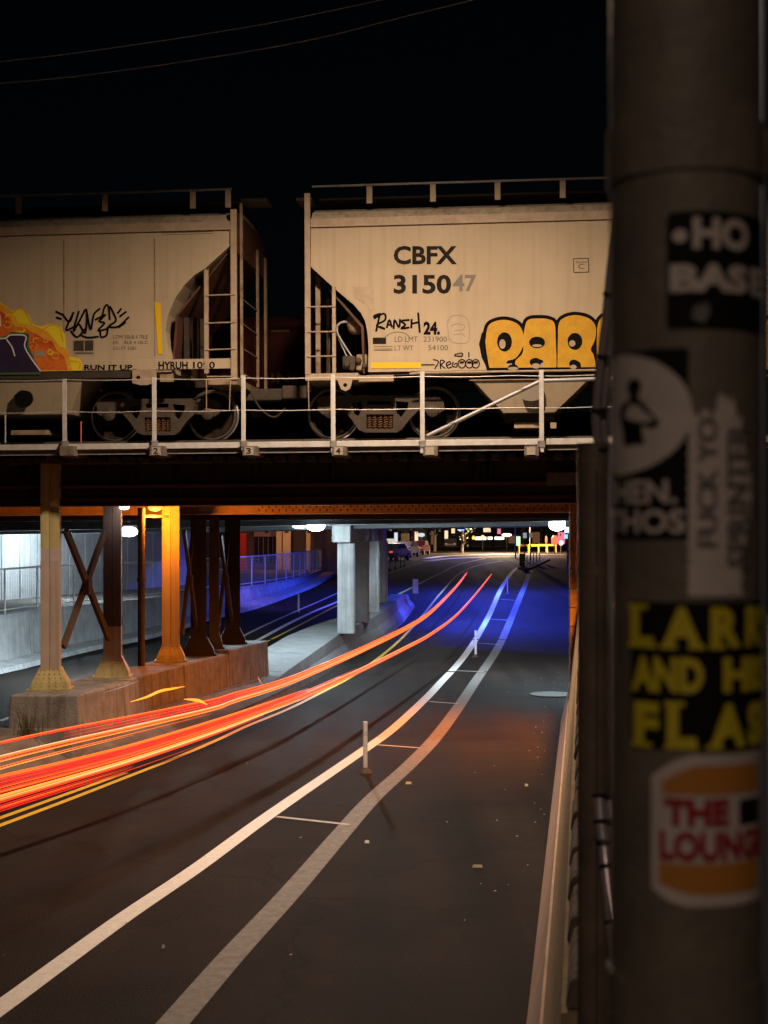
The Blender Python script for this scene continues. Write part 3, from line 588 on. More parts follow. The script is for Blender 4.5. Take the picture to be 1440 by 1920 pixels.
# ---- right car lettering and graffiti
D1 = FP(CS-.004); D2 = FP(CS-.007); D3 = FP(CS-.010); D4 = FP(CS-.036); D5 = FP(CS-.039); D6 = FP(CS-.042)
part('lettering', text(text(MB(), 'CBFX', (738, 461, 857, 496), D1, .032), '3150', (738, 515, 846, 551), D1, .032), STENCIL, rc)
part('lettering', text(MB(), '47', (849, 515, 893, 547), D1, .026), STENCILF, rc)
q = MB(); text(q, 'LD LMT', (740, 631, 783, 641), D1, .0); text(q, '231900', (794, 631, 838, 641), D1, 0); text(q, 'LT WT', (740, 648, 775, 657), D1, 0); text(q, '54100', (803, 647, 840, 657), D1, 0)
stroke(q, [(722, 632), (735, 624), (752, 623), (764, 628), (768, 634)], 1.3, D1)
text(q, 'C', (1084, 495, 1096, 504), D1, 0); text(q, 'PLATE', (1080, 490, 1100, 493.5), D1, 0)
part('small_lettering', q, mat('thin_stencil', (.09, .075, .06), .7), rc)
q = MB()
for a, b in (((1075, 485), (1103, 484)), ((1103, 484), (1104, 510)), ((1104, 510), (1076, 511)), ((1076, 511), (1075, 485))): stroke(q, [a, b], 1.1, D2)
for yy_ in (650, 654.5, 657): stroke(q, [(701, yy_), (736, yy_-.3)], .9, D1)
part('stencil_box', q, STENCIL, rc)
part('label_plate', MB().flat([(699, 633), (724, 633), (724, 645), (699, 645)], D1), STENCIL, rc)
part('reflective_strip', MB().flat([(696, 679.5), (789, 679), (789, 690), (696, 691)], D5), REFY, rc, 'yellow reflective strip along the sill')
q = MB()
for s_ in ([(705, 622), (712, 590)], [(703, 596), (720, 588), (722, 600), (706, 610), (722, 617), (712, 612)], [(725, 615), (730, 600), (735, 614)], [(726, 609), (735, 609)], [(738, 617), (740, 600), (748, 614), (750, 598)], [(768, 600), (752, 602), (760, 609), (752, 616), (768, 614)], [(771, 616), (772, 598)], [(772, 607), (785, 604)], [(784, 586), (787, 624)], [(703, 598), (702, 592), (714, 588)]): stroke(q, s_, 3.9, D1, 4)
text(q, '24.', (794, 603, 825, 628), D1, .05)
part('graffiti_tag', q, BLACK, rc, 'black spray tag under the car number')
q = MB()
for s_ in ([(790, 684), (815, 684)], [(815, 692), (822, 678), (812, 674)], [(826, 692), (826, 676), (834, 678), (827, 684), (835, 691)], [(838, 685), (845, 682), (843, 678), (837, 682), (840, 690), (847, 688)], [(850, 678), (848, 686), (856, 688), (856, 681), (851, 684)], [(852, 665), (866, 662), (866, 668), (852, 667)], [(879, 660), (879, 670)]): stroke(q, s_, 2.2, D4, 4)
for cx_ in (866, 880, 892): stroke(q, [(cx_+7*math.cos(a), 682+8*math.sin(a)) for a in [i*.7 for i in range(10)]], 2.2, D4, 3); stroke(q, [(cx_-4, 680), (cx_+4, 679)], 4, D5, 2)
part('graffiti_tag', q, BLACK, rc, 'small black tag running along the sill')
q = MB()
for s_ in ([(840, 605), (845, 594), (860, 591), (876, 598), (880, 620), (878, 640), (866, 644), (850, 642), (842, 634)], [(846, 612), (856, 607), (870, 610), (868, 618), (852, 620)], [(850, 628), (866, 626), (872, 632)], [(838, 600), (842, 640)]): stroke(q, s_, 1.0, D1, 4)
part('faint_drawing', q, FADED, rc, 'faint outline drawing left of the yellow piece')
# yellow bubble letters
def blob(c, pts, n=5): return [(p.x, p.y) for p in smooth([(x, y, 0) for x, y in pts+[pts[0]]], n)][:-1]
def grow(pts, d):
    cx_ = sum(p[0] for p in pts)/len(pts); cy_ = sum(p[1] for p in pts)/len(pts); out = []; N = len(pts)
    for i in range(N):
        a = Vector(pts[i-1]); b = Vector(pts[(i+1) % N]); t_ = (b-a)
        if t_.length < 1e-6: out.append(pts[i]); continue
        t_.normalize(); q_ = Vector((t_.y, -t_.x)); 
        if q_.dot(Vector((pts[i][0]-cx_, pts[i][1]-cy_))) < 0: q_ = -q_
        out.append((pts[i][0]+q_.x*d, pts[i][1]+q_.y*d))
    return out
Pl = [(910, 640), (915, 612), (930, 602), (950, 600), (970, 607), (980, 622), (983, 640), (977, 658), (966, 672), (950, 678), (950, 694), (922, 695), (914, 670)]
Al = [(971, 694), (966, 678), (980, 662), (981, 640), (984, 615), (990, 600), (1010, 597), (1030, 599), (1040, 608), (1042, 640), (1042, 694), (1020, 693), (1018, 676), (1002, 676), (1000, 694)]
Rl = [(1045, 693), (1046, 640), (1048, 606), (1062, 594), (1082, 591), (1104, 597), (1117, 612), (1116, 635), (1108, 655), (1113, 666), (1116, 692), (1092, 691), (1088, 680), (1076, 676), (1070, 690)]
Kl = [(1120, 692), (1119, 640), (1124, 600), (1150, 588), (1180, 596), (1190, 640), (1190, 690)]
Sl = [(1380, 688), (1382, 620), (1396, 602), (1430, 598), (1470, 610), (1470, 688)]
blk = MB(); blk2 = MB(); yl = MB(); blh = MB(); wh_ = MB()
DB = FP(CS-.033)
for i, l in enumerate((Pl, Al, Rl, Kl, Sl)):
    b_ = blob(None, l, 4); part('graffiti_outline', MB().flat(grow(b_, 6.5), FP(CS-.0325-.0006*i)), BLACK, rc); part('graffiti_letter', MB().flat(b_, FP(CS-.0365-.0004*i)), YEL, rc)
part('graffiti_outline', MB().flat([(903, 625), (915, 612), (925, 640), (925, 670), (932, 697), (916, 697), (903, 670), (898, 645)], FP(CS-.0318)), BLACK, rc)
part('graffiti_outline', stroke(MB(), [(916, 692), (1250, 689.5)], 4.5, FP(CS-.041)), BLACK, rc)
for cx_, cy_, rx, ry in ((946, 641, 14, 18), (1007, 642, 15, 11), (1078, 640, 14, 16), (1004, 679, 11, 8), (1076, 682, 9, 8), (962, 690, 10, 7)):
    part('graffiti_counter', MB().flat([(cx_+rx*math.cos(a*math.pi/8), cy_+ry*math.sin(a*math.pi/8)) for a in range(16)], FP(CS-.0405)), BLACK, rc)
for cx_, cy_, rx, ry in ((942, 645, 6, 9), (1007, 648, 9, 2.5), (1073, 644, 6, 6), (1005, 686, 8, 5), (1075, 688, 6, 4), (962, 691, 10, 3)):
    part('graffiti_highlight', MB().flat([(cx_+rx*math.cos(a*math.pi/8), cy_+ry*math.sin(a*math.pi/8)) for a in range(16)], FP(CS-.0425)), CREAM2, rc)
q = MB(); text(q, '~%', (985, 722, 1030, 750), FP(CS+.08), .03)
part('graffiti_scribble', MB().flat(blob(None, [(975, 735), (985, 722), (1005, 719), (1018, 728), (1015, 745), (998, 752), (980, 748)], 3), FP(CS+.03)), FADED, rc)
# ---- left car
lc = thing('hopper_car', 'cream covered hopper car with a flame and violet graffiti piece, left of the gap', 'hopper car', tuple(L(200, 822, 26.6)), FR, group='covered hopper cars on the bridge')
LX = L(-560, 500, CS).x
side = [(-500, 449), (433, 417), (433, 459), (385, 503), (365, 515), (345, 535), (328, 560), (315, 590), (310, 620), (314, 645), (322, 668), (322, 672), (322, 697), (-500, 708)]
carbody(lc, side, None, None)
roof(lc, -500, 436, 436); xe = L(436, 420, CS).x
part('side_plate', MB().box(LX, xe, CS-.045, CS-.031, ZE-.02, ZE+.13), CREAM2, lc)
part('side_sill', MB().box(LX, L(437, 690, CS).x, CS-.03, CS-.003, L(380, 692, CS).z, L(380, 673, CS).z), CREAM, lc, bevel=.006)
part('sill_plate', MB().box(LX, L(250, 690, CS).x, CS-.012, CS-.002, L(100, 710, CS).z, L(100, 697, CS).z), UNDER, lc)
for px in (120, 290, -40): part('panel_seam', MB().box(L(px, 500, CS).x-.012, L(px, 500, CS).x+.012, CS-.007, CS-.001, L(px, 668, CS).z, ZE-.13), CREAMR, lc)
running(lc, (-130, 35, 197, 362, 428), LX, L(432, 350, CS).x)
part('roof_walk_end', pbox(452, 500, 371, 377, CS+1.0, CS+1.6), GALVD, lc); part('roof_walk_end', pbox(555, 585, 370, 376, CS+1.0, CS+1.6), GALVD, rc)
post(lc, 433, 443, 392, 712); post(lc, 383, 390, 505, 700, nm='ladder_rail')
xend = L(443, 500, CS-.06).x
for t_, w_ in ((.35, .05), (1.85, .06), (2.65, .09)):
    part('end_post', MB().box(xend-.02, xend+.03, CS+t_, CS+t_+w_, L(443, 706, CS).z, L(443, 430 if t_ > 1 else 372, CS).z), CREAMR, lc)
for y_ in (600, 647, 695, 553): part('rung', MB().tube([Vector((xend, CS+.35, L(443, y_, CS).z)), Vector((xend, CS+1.85, L(443, y_, CS).z))], .011, 6), CREAM2, lc)
for y_ in (553, 605, 655): part('rung', MB().tube([L(385, y_+1, CS-.07), L(442, y_-1, CS-.07)], .013, 6), CREAM2, lc)
part('stirrup_step', MB().tube([L(387, 690, CS-.05), L(388, 706, CS-.05), L(440, 706, CS-.05)], .013, 6), CREAM2, lc)
part('stirrup_step', MB().tube([L(387, 712, CS-.04), L(387, 768, CS-.04), L(430, 770, CS-.04), L(432, 712, CS-.04)], .013, 6), CREAM2, lc)
part('end_sill', pbox(390, 445, 708, 722, CS-.03, CS+CWD), CREAMR, lc, bevel=.01)
f0, f1 = two(CS+.12, CS+CWD-.12)
part('end_slope', MB().prism([(432, 470), (429, 470), (330, 590), (322, 690), (326, 690), (334, 592)], f0, f1), SLOPE, lc)
part('end_bulkhead', MB().box(L(432, 400, CS).x, xend-.03, CS+.02, CS+CWD-.02, L(440, 470, CS).z, ZE+.35), SLOPE, lc)
for px in (345, 360, 376): part('end_stake', pbox(px, px+9, 595, 690, CS+.5, CS+.6), UNDER, lc)
f0, f1 = two(CS-.07, CS-.045); hole = [(259+4*math.cos(a*math.pi/5), 708+4*math.sin(a*math.pi/5)) for a in range(10)]
part('jacking_lug', MB().prism([(248, 693), (248, 718), (262, 722), (276, 722), (293, 716), (293, 693)], f0, f1, [hole]), CREAM2, lc)
part('hanger', pbox(300, 325, 700, 716, CS+.05, CS+.1), CREAMR, lc)
bay(lc, (-200, 158), (-160, 132), 709, 780); part('outlet_gate', pbox(20, 90, 806, 816, CS+.5, CS+1.5), CREAMR, lc, bevel=.01)
part('reflective_strip', MB().flat([(290, 567), (301, 567), (305, 664), (296, 664)], D3), REFY, lc, 'upright yellow reflective strip')
truck(lc, 298)
for px, py in ((193, 711), (190, 732)): v = L(px, py, CS+.6); part('red_valve', MB().lathe(v, (0, -1, 0), [(0, .035), (.04, .035), (.06, .02)], 10), mat('red_valve_paint', (.4, .05, .02), .5), lc)
part('centre_sill', pbox(-500, 445, 712, 740, CS+1.2, CS+1.7), UNDER, lc)
part('coupler', pbox(445, 530, 728, 752, CS+1.2, CS+1.7), TRUCK, lc, bevel=.03); part('coupler', pbox(528, 575, 722, 748, CS+1.15, CS+1.6), TRUCK, rc, bevel=.03)
part('brake_hose', MB().tube(smooth([L(470, 735, CS+1), L(490, 768, CS+1), L(515, 782, CS+1), L(535, 765, CS+1)], 5), .02, 6), UNDER, lc)
# lettering on left car
q = MB(); text(q, 'LOW 50LB 4 70LE', (212, 628, 277, 635), D1, 0); text(q, 'EX    BLB 4 15LC', (212, 639, 277, 645), D1, 0); text(q, 'CU FT 3281', (212, 650, 255, 656), D1, 0)
for yy_ in (437, 440.5): stroke(q, [(303, yy_), (399, yy_-3)], .9, D1)
part('small_lettering', q, mat('thin_stencil', (.09, .075, .06), .7), lc)
q = MB()
for s_ in ([(116, 588), (130, 603), (138, 585)], [(138, 585), (124, 618), (140, 612)], [(148, 583), (138, 620), (150, 600), (162, 580), (160, 625), (148, 608), (138, 622)], [(162, 582), (170, 618), (176, 590), (188, 578)], [(178, 600), (198, 590), (186, 602), (196, 606), (184, 620), (204, 616)], [(190, 600), (196, 576), (203, 574), (206, 600)], [(206, 574), (214, 590), (217, 602), (204, 612), (222, 612), (242, 594)], [(150, 628), (165, 633), (185, 631)], [(188, 622), (190, 632), (200, 628), (202, 612)], [(132, 620), (145, 632), (160, 616)], [(104, 584), (118, 590)], [(105, 595), (116, 598)], [(220, 588), (228, 578)], [(224, 594), (237, 584)], [(236, 604), (222, 614)]): stroke(q, s_, 3.8, D3, 5)
part('graffiti_tag', q, BLACK, lc, 'spiky black tag on the cream side panel')
q = MB(); text(q, 'RUN IT UP..', (158, 684, 256, 694), D4, .03); text(q, 'HYRUH', (297, 678, 352, 692), D4, .03); text(q, '1090', (362, 678, 403, 691), D4, .02)
part('sill_graffiti', q, BLACK, lc, 'hand-painted words along the sill')
q = MB(); text(q, '15', (99, 648, 117, 661), FP(CS-.02), .03); stroke(q, [(119, 645), (120, 656)], 2, FP(CS-.02)); stroke(q, [(98, 664), (112, 662), (121, 658), (116, 672), (104, 673)], 1.6, FP(CS-.02)); part('graffiti_tag', q, BLACK, lc)
# ACI plate
part('label_plate', MB().flat([(136, 637), (177, 636), (178, 665), (136, 665)], D1), CREAM2, lc)
part('label_panel', MB().flat([(138, 639), (157, 638.5), (157, 658), (138, 658)], D2).flat([(159, 638.5), (175, 638), (175, 657.5), (159, 658)], D2).flat([(140, 661), (175, 661), (175, 663), (140, 663)], D2), UNDER, lc)
# big piece: yellow halo, red flame, violet letters, white outline
hal = [(-300, 575), (-60, 560), (0, 566), (22, 582), (40, 580), (55, 592), (62, 608), (78, 612), (96, 606), (114, 612), (122, 628), (124, 650), (128, 668), (150, 672), (155, 684), (152, 695), (-300, 700)]
red = [(-300, 590), (-60, 572), (-5, 578), (15, 594), (28, 612), (48, 614), (64, 624), (82, 634), (98, 640), (106, 656), (120, 668), (128, 694), (-300, 699)]
part('graffiti_halo', MB().flat(hal, FP(CS-.0325)), SY, lc); 
OS = mat('orange_spray', (.80, .30, .02), .6, col2=(.78, .5, .03), scale=3)
part('graffiti_glow', MB().flat([(x+ (5 if i else 0)+3*math.sin(i*2.1), y-9+4*math.sin(i*1.7)) if y < 690 else (x+7, y) for i, (x, y) in enumerate(red)], FP(CS-.0333)), OS, lc)
q = MB().flat(red, FP(CS-.034)); part('graffiti_flames', q, SR, lc)
gr = random.Random(4)
for k in range(16):
    t_ = k/15; x = -20+150*t_+gr.uniform(-9, 9); y = 590+92*t_+gr.uniform(-14, 12); rr_ = gr.uniform(4, 9)
    part('graffiti_swirl', stroke(MB(), [(x+rr_*math.cos(a*.55+k), y+rr_*.8*math.sin(a*.55+k)) for a in range(gr.choice((6, 8, 11)))], gr.uniform(1.2, 2.6), FP(CS-.0355-.0001*k), 3), OS if k % 3 else SY, lc)
for s_ in ([(24, 586), (40, 578), (52, 592), (60, 610)], [(78, 620), (98, 608), (112, 614), (118, 640)], [(130, 676), (150, 680), (148, 692)]): part('graffiti_swirl', stroke(MB(), s_, 2.2, FP(CS-.0372), 3), OS, lc)
vio = [(-300, 640), (-20, 638), (12, 634), (22, 626), (52, 628), (50, 650), (58, 668), (76, 698), (-300, 701)]
part('graffiti_letters', MB().flat(grow(vio, 4), FP(CS-.0375)), SG, lc); part('graffiti_letters', MB().flat(vio, FP(CS-.0385)), SP, lc)
for s_ in ([(-20, 636), (10, 634), (20, 628), (48, 630), (46, 648), (56, 668), (76, 696)], [(12, 636), (22, 650), (28, 668)], [(0, 590), (1, 612)]): part('graffiti_outline', stroke(MB(), s_, 2.6, FP(CS-.040), 4), SW, lc)
part('graffiti_patch', MB().flat([(63, 658), (86, 658), (86, 669), (63, 669)], FP(CS-.0415)), CREAM2, lc)
part('graffiti_scribble', MB().flat(blob(None, [(26, 742), (40, 732), (58, 736), (62, 752), (50, 764), (32, 762)], 3), FP(CS+.05)), BLACK, lc)
# ---- maroon car behind
CB = 32.2
bc = thing('boxcar', 'dark maroon freight car with faded red lettering, behind the gap', 'freight car', tuple(L(540, 800, CB+1.5)), FR)
part('body', MB().prism([(250, 596), (760, 592), (760, 748), (250, 748)], *two(CB, CB+2.9)), MAROON, bc)
part('side_sill', pbox(250, 760, 748, 760, CB+.05, CB+2.8), UNDER, bc)
q = MB(); text(q, 'BNSF', (498, 698, 580, 719), FP(CB-.006), .02); text(q, '887', (513, 729, 572, 748), FP(CB-.006), .0); part('lettering', q, MAROONT, bc)
part('stripe', MB().flat([(500, 619), (543, 618), (543, 622), (500, 623)], FP(CB-.006)), MAROONT, bc)
for px in (470, 505, 560, 600): part('rib', pbox(px-2, px+2, 597, 746, CB-.05, CB-.002), MAROON, bc)
for px in (420, 535, 640): v = L(px, 790, CB+.6); part('wheel', MB().lathe((v.x, v.y, zrail+.457), (0, -1, 0), [(0, .46), (.08, .45), (.09, .38), (.02, .34), (.03, .1)], 24), WPLATE, bc)
part('axle_frame', pbox(400, 680, 768, 784, CB+.2, CB+.35), UNDER, bc)
# ================================================================ CONCRETE ROAD BRIDGE BEHIND
def zs(X): return E+.83*.4-(5.2-X)*.0145
cb = thing('concrete_bridge', 'pale concrete road bridge behind the railway bridge', 'concrete bridge', (-1, 50, 3.9))
XR, XLf = 9.5, -16.0
def edge(X, d): return 36.0+(5.2-X)*.55+d
def slab(d0, d1, zt_): return MB().hexa([(XR, edge(XR, d0), zs(XR)), (XLf, edge(XLf, d0), zs(XLf)), (XLf, edge(XLf, d1), zs(XLf)), (XR, edge(XR, d1), zs(XR))], [(XR, edge(XR, d0), zs(XR)+zt_), (XLf, edge(XLf, d0), zs(XLf)+zt_), (XLf, edge(XLf, d1), zs(XLf)+zt_), (XR, edge(XR, d1), zs(XR)+zt_)])
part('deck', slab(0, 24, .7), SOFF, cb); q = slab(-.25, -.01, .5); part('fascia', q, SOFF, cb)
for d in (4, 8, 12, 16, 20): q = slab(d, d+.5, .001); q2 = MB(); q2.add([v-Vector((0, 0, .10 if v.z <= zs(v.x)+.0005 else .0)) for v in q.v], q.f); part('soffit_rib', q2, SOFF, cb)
def px_(px, Y): return (px-CX)*Y/F
def ccol(px, Y, w_, d_, z0, z1, nm='pier_column'):
    x = px_(px, Y); c_ = .07
    l = [(-w_/2+c_, -d_/2), (w_/2-c_, -d_/2), (w_/2, -d_/2+c_), (w_/2, d_/2-c_), (w_/2-c_, d_/2), (-w_/2+c_, d_/2), (-w_/2, d_/2-c_), (-w_/2, -d_/2+c_)]
    return MB().hexa([(x+a, Y+d_/2+b, z0) for a, b in l], [(x+a, Y+d_/2+b, z1) for a, b in l])
pr = thing('bridge_pier', 'pale concrete pier of four columns and a cap on the median', 'bridge pier', (-1, 48, .8))
for px, Y in ((649, 43.5), (677, 47.5), (697, 51.4), (714, 55.3)): part('pier_column', ccol(px, Y, .54, .62, zr(Y)+.8, 3.62), CONC, pr, bevel=.02)
part('pier_cap', MB().hexa([(px_(622, 43), 43.0, 3.625), (px_(657, 43), 43.0, 3.625), (px_(725, 56.5), 56.8, 3.625), (px_(705, 56.5), 56.8, 3.625)], [(px_(622, 43), 43.0, 4.2), (px_(657, 43), 43.0, 4.2), (px_(725, 56.5), 56.8, 4.2), (px_(705, 56.5), 56.8, 4.2)]), CONC, pr, bevel=.04)
for k in range(3): Y = 45.3+k*3.7; x = px_(668+k*19, Y); part('bearing_block', MB().box(x-.22, x+.22, Y, Y+.8, 3.64, 4.18), CONC, pr)
# ================================================================ LEFT SIDE: retaining wall, fence, abutment panels
LW = [G(*q) for q in ((-140, 1282), (0, 1253), (87, 1230), (170, 1212), (253, 1195), (361, 1163), (450, 1141), (520, 1117), (570, 1098), (622, 1070))]
LW = smooth(LW, 3)
tops = lambda p: min(1.52, 1.52) if p.y < 66 else max(zr(p.y)+.35, 1.52+.0*(p.y))
lw = thing('left_retaining_wall', 'long pale concrete retaining wall beside the left road, lit blue-violet farther on', 'retaining wall', (LW[0].x, LW[0].y, 0))
for a, b in zip(LW, LW[1:]):
    fs = lambda p: [(p.x, p.y, zr(p.y)-.05), (p.x-.03, p.y, zr(p.y)+.3), (p.x-.12, p.y, tops(p)-.12), (p.x-.10, p.y, tops(p)), (p.x-.4, p.y+.05, tops(p)), (p.x-.4, p.y+.05, zr(p.y)-.05)]
    a2 = a.lerp(b, .008); b2 = a.lerp(b, .992); part('wall_panel', MB().hexa(fs(a2), fs(b2)), CONC, lw)
    kb = lambda p: [(p.x+.75, p.y-.1, zr(p.y)-.02), (p.x+.70, p.y-.1, zr(p.y)+.14), (p.x+.01, p.y, zr(p.y)+.20), (p.x+.01, p.y, zr(p.y)-.02)]
    part('kerb', MB().hexa(kb(a2), kb(b2)), CONC, lw)
gl = MB().strip([(p.x-.4, p.y+.05, tops(p)-.02) for p in LW], [(p.x-60, p.y+20, tops(p)-.02) for p in LW]); solo('footpath', gl, CONCP, kind='structure', base=(0, 0, 0))
fn = thing('footpath_fence', 'thin steel fence with mesh on top of the left retaining wall', 'fence', (LW[3].x, LW[3].y, 1.5))
FZ = 1.33
fpts = [p+Vector((-.25, .02, tops(p)-p.z)) for p in LW]
acc = 0; last = fpts[0]; nxt = 0
for a, b in zip(fpts, fpts[1:]):
    d = (b-a).length; x = nxt
    while x < d: p = a.lerp(b, x/d); part('post', MB().tube([p, p+Vector((0, 0, FZ))], .03, 6), GALV, fn); x += 2.6
    nxt = x-d
part('top_rail', MB().tube([p+Vector((0, 0, FZ)) for p in fpts], .032, 6), GALV, fn); part('bottom_rail', MB().tube([p+Vector((0, 0, .12)) for p in fpts], .02, 6), GALV, fn)
q = MB()
for a, b in zip(fpts, fpts[1:]):
    d = (b-a).length; nn = max(1, int(d/.13))
    for i in range(nn): p = a.lerp(b, i/nn); q.bar(p+Vector((0, 0, .12)), p+Vector((0, 0, FZ)), .006)
    for j in range(8): q.bar(a+Vector((0, 0, .2+j*.14)), b+Vector((0, 0, .2+j*.14)), .005)
part('wire_mesh', q, mat('fence_wire', (.25, .25, .26), .5, .5), fn, kind='stuff')
# abutment panel wall behind the footpath
A_ = Vector((-16.5, 41.5, 0)); B_ = Vector((-9.2, 66.5, 0)); dv = (B_-A_); ln = dv.length; dv.normalize(); nv = Vector((dv.y, -dv.x, 0))
pw = thing('abutment_wall', 'brightly lit pale panel wall behind the left footpath fence', 'abutment wall', tuple(A_+Vector((0, 0, 1.5))))
x = 0; k = 0
while x < ln:
    w_ = .62; off = nv*(.0 if k % 2 else .018); a = A_+dv*(x+.012)+off; b = A_+dv*(x+w_-.012)+off
    lo = [a, b, b-nv*.25, a-nv*.25]; part('wall_panel', MB().hexa([p+Vector((0, 0, 1.45)) for p in lo], [p+Vector((0, 0, 3.98)) for p in lo]), CONCW, pw); x += w_; k += 1
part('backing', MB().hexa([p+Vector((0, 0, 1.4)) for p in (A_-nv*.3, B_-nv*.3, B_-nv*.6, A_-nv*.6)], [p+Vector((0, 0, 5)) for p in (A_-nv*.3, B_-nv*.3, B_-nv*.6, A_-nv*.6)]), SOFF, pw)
part('ledge', MB().hexa([p+Vector((0, 0, 3.985)) for p in (A_+nv*.25, B_+nv*.25, B_-nv*.3, A_-nv*.3)], [p+Vector((0, 0, 4.09)) for p in (A_+nv*.25, B_+nv*.25, B_-nv*.3, A_-nv*.3)]), CONCW, pw)
# ================================================================ LAMPS
WHITE = (.70, .89, 1.0); ORG = (1.0, .25, .018)
GLW = glow('white_led_lens', (.80, .94, 1.0), 28); GLO = glow('sodium_lens', (1.0, .30, .03), 2.6); GLB = glow('blue_lens', (.1, .15, 1), 8); GLP = glow('warm_white_lens', (1, .80, .68), 14)
def lamp(px, py, Y, w_, h_, lens, label, power, col, name='ceiling_light', cat='ceiling light', kind='POINT', drop=.22, grp=None, hang=None, dy=0, rot=None, spot=None, size=.12):
    p = W(px, py, Y); t = thing(name, label, cat, tuple(p), group=grp)
    part('housing', MB().box(p.x-w_/2-.03, p.x+w_/2+.03, p.y+.0, p.y+.22, p.z+h_*.1, p.z+h_/2+.05), DARK, t, bevel=.01)
    prof = [(-.5, .2), (-.42, .6), (-.25, .9), (0, 1), (.25, .95), (.42, .7), (.5, .3)]
    part('lens', MB().lathe((p.x, p.y+.06, p.z), (0, 0, 1), [(h_*a, w_/2*b) for a, b in prof], 20), lens, t)
    if hang: part('bracket', MB().bar((p.x, p.y+.1, p.z+h_/2), (p.x+hang[0], p.y+.1+hang[1], p.z+hang[2]), .05), DARK, t)
    l = light(kind, (p.x, p.y-.25+dy, p.z-drop), power, col, size, rot, spot=spot, blend=1); l.parent = t; l.location = Vector((p.x, p.y-.25+dy, p.z-drop))-p
    return t
lamp(240, 997, 38, .5, .26, GLW, 'brightest white lamp on the left, between the dark column and the thin pipe', 5200, WHITE, kind='SPOT', spot=172, hang=(0, 0, .35), grp='white lamps under the bridges')
lamp(132, 997, 51.5, .2, .12, GLW, 'small white lamp glimpsed just right of the mustard column', 650, WHITE, hang=(0, 0, .2), grp='white lamps under the bridges')
lamp(560, 983, 44, .46, .24, GLW, 'left of the paired white lamps left of the concrete pier', 260, WHITE, kind='SPOT', spot=172, hang=(0, 0, .2), grp='white lamps under the bridges')
lamp(592, 986, 40.0, .52, .30, GLW, 'right and larger of the paired white lamps left of the concrete pier', 1300, WHITE, hang=(0, 0, .2), grp='white lamps under the bridges')
lamp(777, 978, 50, .48, .20, GLW, 'small oval white lamp under the bridge right of the pier', 700, WHITE, kind='SPOT', spot=172, hang=(0, 0, .2), grp='white lamps under the bridges')
lamp(1045, 983, 39, .46, .36, GLW, 'large white lamp at the right end of the underpass', 2000, WHITE, kind='SPOT', spot=172, hang=(0, 0, .25), grp='white lamps under the bridges')
lamp(232, 950, 26.6, .19, .11, GLP, 'small square warm-white lamp high on the dark column', 6, (1, .85, .8), name='wall_lamp', cat='wall lamp', hang=(-.1, 0, .1))
lamp(290, 951, 29.2, .30, .17, GLO, 'glowing orange sodium lamp at the top of the orange-lit column', 380, ORG, name='sodium_lamp', cat='sodium lamp', hang=(.12, .6, .05), drop=.17, dy=.2)
lamp(1112, 975, 28.4, .30, .17, GLO, 'orange sodium lamp on the right abutment, hidden behind the steel post', 4200, ORG, name='sodium_lamp', cat='sodium lamp', kind='SPOT', spot=125, rot=(0, math.radians(32), 0), drop=.1, dy=-.2)
# blue floodlights on the far edge of the concrete bridge
for X, Y, pw_, rx, rz, lb in ((3.0, 55.5, 9500, 8, 0, 'small blue floodlight under the far edge over the right road'), (7.0, 49, 7000, 0, 0, 'small blue floodlight under the bridge by the right abutment'), (-4.5, 62, 700, 34, 10, 'small blue floodlight under the far edge over the left road')):
    t = thing('blue_floodlight', lb, 'floodlight', (X, Y, 4.0), group='blue floodlights behind the bridge')
    part('housing', MB().box(X-.15, X+.15, Y-.1, Y+.12, 4.05, 4.28), DARK, t); part('lens', MB().box(X-.12, X+.12, Y-.08, Y+.1, 4.02, 4.048), GLB, t)
    l = light('SPOT', (0, 0, 0), pw_, (.035, .08, 1) if X > 0 else (.2, .15, 1), .1, (math.radians(rx), math.radians(-28 if X > 0 else 0), math.radians(rz)), spot=152, blend=1.0); l.parent = t; l.location = (0, .05, -.14)
# street lamp over the near road (just above the frame) and one behind the viewer
def street_lamp(x, y, z, bx, label, power, base=2.5, col=(1, .66, .40)):
    t = thing('street_lamp', label, 'street lamp', (bx, y, base))
    part('pole', MB().tube([(bx, y, base), (bx, y, z+.2)], [.11, .07], 14), GALVD, t); part('base_plate', MB().box(bx-.2, bx+.2, y-.2, y+.2, base, base+.04), GALVD, t)
    part('arm', MB().tube(smooth([(bx, y, z), (bx+(x-bx)*.4, y, z+.35), (x, y, z+.3)], 5), .045, 10), GALVD, t)
    part('head', MB().hexa([(x-.35, y-.16, z+.12), (x+.3, y-.16, z+.12), (x+.3, y+.16, z+.12), (x-.35, y+.16, z+.12)], [(x-.3, y-.12, z+.32), (x+.3, y-.08, z+.34), (x+.3, y+.08, z+.34), (x-.3, y+.12, z+.32)]), GALVD, t, bevel=.03)
    part('lens', MB().box(x-.25, x+.2, y-.12, y+.12, z+.09, z+.118), glow('street_lens', (1, .7, .45), 20), t)
    l = light('AREA', (x, y, z+.06), power, col, .6); l.data.spread = math.radians(161); l.parent = t; l.location = Vector((x, y, z+.06))-Vector((bx, y, base)); return t
street_lamp(5.0, 70, 7.0, 11.5, 'tall blue-lit street lamp just beyond the concrete bridge', 5500, base=.8, col=(.03, .07, 1))
street_lamp(-.1, 19.2, 11.35, 6.2, 'street lamp over the near road just above the picture', 1520, col=(1, .73, .51))
street_lamp(-1.5, -7.5, 9.5, 3.2, 'street lamp behind the viewer', 260, col=(1, .76, .6))
